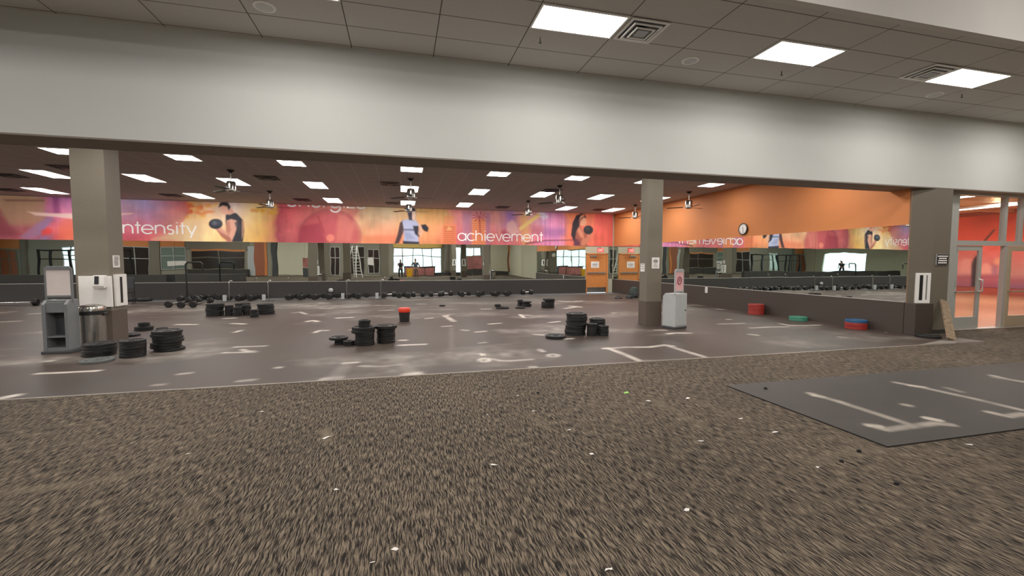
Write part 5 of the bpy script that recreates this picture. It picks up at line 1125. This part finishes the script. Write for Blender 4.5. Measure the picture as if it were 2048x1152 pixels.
def person(label, loc, rz, pose, shirt, trousers, hairlen=0.):
    t = thing('person', label, 'person', loc, rz); H = 1.74
    hip, chest, neck, head = (0, 0, .95), (0, .01, 1.32), (0, .0, 1.48), (0, -.02, 1.64)
    ch = [[(hip, (.15, .1)), ((0, 0, 1.1), (.14, .1)), (chest, (.17, .11)), (neck, .058), ((0, -.01, 1.56), .07), (head, (.085, .1)), ((0, -.01, 1.71), .065)]]
    sh = [[(hip, (.165, .115)), ((0, 0, 1.1), (.155, .115)), (chest, (.185, .125)), ((0, .0, 1.45), .075)]]
    tr = [[(hip, (.165, .118)), ((0, 0, 1.02), (.16, .115))]]
    for s in (-1, 1):
        sho = (s*.19, .01, 1.41); el, wr, fin = pose[0 if s < 0 else 1]
        ch.append([(chest, (.17, .11)), (sho, .062), (el, .042), (wr, .028)]); sh.append([(chest, (.185, .125)), (sho, .074), (tuple(Vector(sho).lerp(Vector(el), .62)), .058)])
        w_, d = Vector(wr), Vector(fin).normalized(); side = d.cross(Vector((0, 0, 1))).normalized() if abs(d.z) < .9 else Vector((0, 1, 0)); dn = d.cross(side)
        palm = w_+d*.075; ch.append([(wr, .028), (tuple(palm), (.036, .018))])
        for k, (o_, l) in enumerate(((-.03, .062), (-.01, .072), (.01, .068), (.03, .052))):
            a = palm+side*o_; ch.append([(tuple(palm), (.036, .018)), (tuple(a+d*.015), .009), (tuple(a+d*l*.6+dn*.01), .009), (tuple(a+d*l+dn*.028), .008)])
        a = w_+d*.03; ch.append([(wr, .028), (tuple(a-side*.035), .011), (tuple(a-side*.055+d*.04), .009)])
        hj, kn, an = (s*.1, 0, .88), (s*.12, -.01, .5), (s*.13, .02, .09)
        ch.append([(hip, (.15, .1)), (hj, .085), (kn, .06), (an, .04), ((s*.14, -.12, .035), .034)])
        tr.append([(hip, (.165, .118)), (hj, .1), (kn, .075), ((s*.13, .018, .12), .06)])
        skin_mesh('shoe', [[((s*.13, .07, .05), .045), ((s*.135, .0, .055), .05), ((s*.14, -.1, .04), .042), ((s*.14, -.17, .03), .03)]], 'blackp', t, 1)
    skin_mesh('body', ch, 'skin', t); skin_mesh('shirt', sh, shirt, t); skin_mesh('trousers', tr, trousers, t)
    skin_mesh('hair', [[((0, .05, 1.60), .06), ((0, .035, 1.68), (.088, .09)), ((0, -.01, 1.74), (.07, .075)), ((0, -.06, 1.73), .04)]], 'hair', t)
    b = MB(); b.lathe([(0, 0), (.014, .01), (.012, .03), (0, .05)], 8, c=(0, -.125, 1.615)); b.build('nose', 'skin', t, smooth=True)
    for s in (-1, 1): b = MB(); b.lathe([(.012*math.sin(k*PI/6), -.012*math.cos(k*PI/6)) for k in range(7)], 8, c=(s*.033, -.112, 1.655)); b.build('eye', 'blackprint', t, smooth=True); b = MB(); b.lathe([(0, -.03), (.014, -.01), (.016, .015), (0, .03)], 8, c=(s*.09, 0, 1.64)); b.build('ear', 'skin', t, smooth=True)
    b = MB(); b.box(-.024, .024, -.116, -.108, 1.578, 1.586); b.build('mouth', 'rust', t)
    return t
# figures face -y locally; turned to face the mirrors (+y)
hold = [((-.26, -.12, 1.16), (-.1, -.3, 1.42), (.3, -.3, .9)), ((.26, -.12, 1.16), (.1, -.3, 1.42), (-.3, -.3, .9))]
hang = [((-.24, .02, 1.13), (-.25, -.04, .88), (0, -.1, -1)), ((.24, .02, 1.13), (.25, -.04, .88), (0, -.1, -1))]
hips = [((-.36, .06, 1.16), (-.2, -.08, 1.02), (.5, -.6, -.3)), ((.36, .06, 1.16), (.2, -.08, 1.02), (-.5, -.6, -.3))]
reach = [((-.24, .02, 1.13), (-.25, -.04, .88), (0, -.1, -1)), ((.44, -.08, 1.36), (.66, -.16, 1.46), (.8, -.3, .4))]
person('person in dark clothes taking the photo, reflected behind the red bucket', (0, -.5, 0), PI, hold, 'cloth1', 'cloth3')
ph_ = thing('mobile_phone', 'black phone held up by the person reflected behind the bucket', 'phone', (0, -.135, 1.5)); b = MB(); b.box(-.075, .075, -.005, .005, -.036, .036); b.build('case', 'blackp', ph_, bevel=.006); b = MB(); b.lathe([(0, .005), (.008, .005), (.008, .008), (0, .008)], 12, axis='y', c=(.055, 0, .018)); b.build('lens', 'greyd', ph_)
person('person in grey shirt and tan trousers standing beside the photographer in the mirror', (1.3, -.75, 0), PI-.1, hips, 'cloth2', 'cloth4')
person('person reaching out one arm, reflected before bright glass in the clock wall mirror', (-31.5, -.45, 0), 2.0, reach, 'cloth1', 'cloth3')
# ================================================================== WORLD, CAMERA
w = bpy.data.worlds.new('daylight'); SC.world = w; w.use_nodes = True
bgn = w.node_tree.nodes['Background']; bgn.inputs['Color'].default_value = (.72, .93, 1., 1); bgn.inputs['Strength'].default_value = 2.6
cam = bpy.data.cameras.new('camera'); co = bpy.data.objects.new('camera', cam); COL.objects.link(co); SC.camera = co
cam.sensor_fit = 'HORIZONTAL'; cam.sensor_width = 36.; cam.lens = 36.*F/2048.; cam.clip_start = .05; cam.clip_end = 300
r_ = Vector((cy, -sy, 0)); fwd = Vector((sy*cp, cy*cp, -sp)); up = r_.cross(fwd)
Mx = Matrix((r_, up, -fwd)).transposed()
co.matrix_world = Matrix.Translation((0, 0, CAMH)) @ (Mx @ Matrix.Rotation(-ROL*-1, 3, 'Z')).to_4x4()
SC.view_settings.view_transform = 'Standard'; SC.view_settings.look = 'None'; SC.view_settings.exposure = 0.; SC.view_settings.gamma = 1.15
SC.cycles.max_bounces = 10; SC.cycles.glossy_bounces = 6; SC.cycles.transparent_max_bounces = 12; SC.cycles.sample_clamp_indirect = 6.
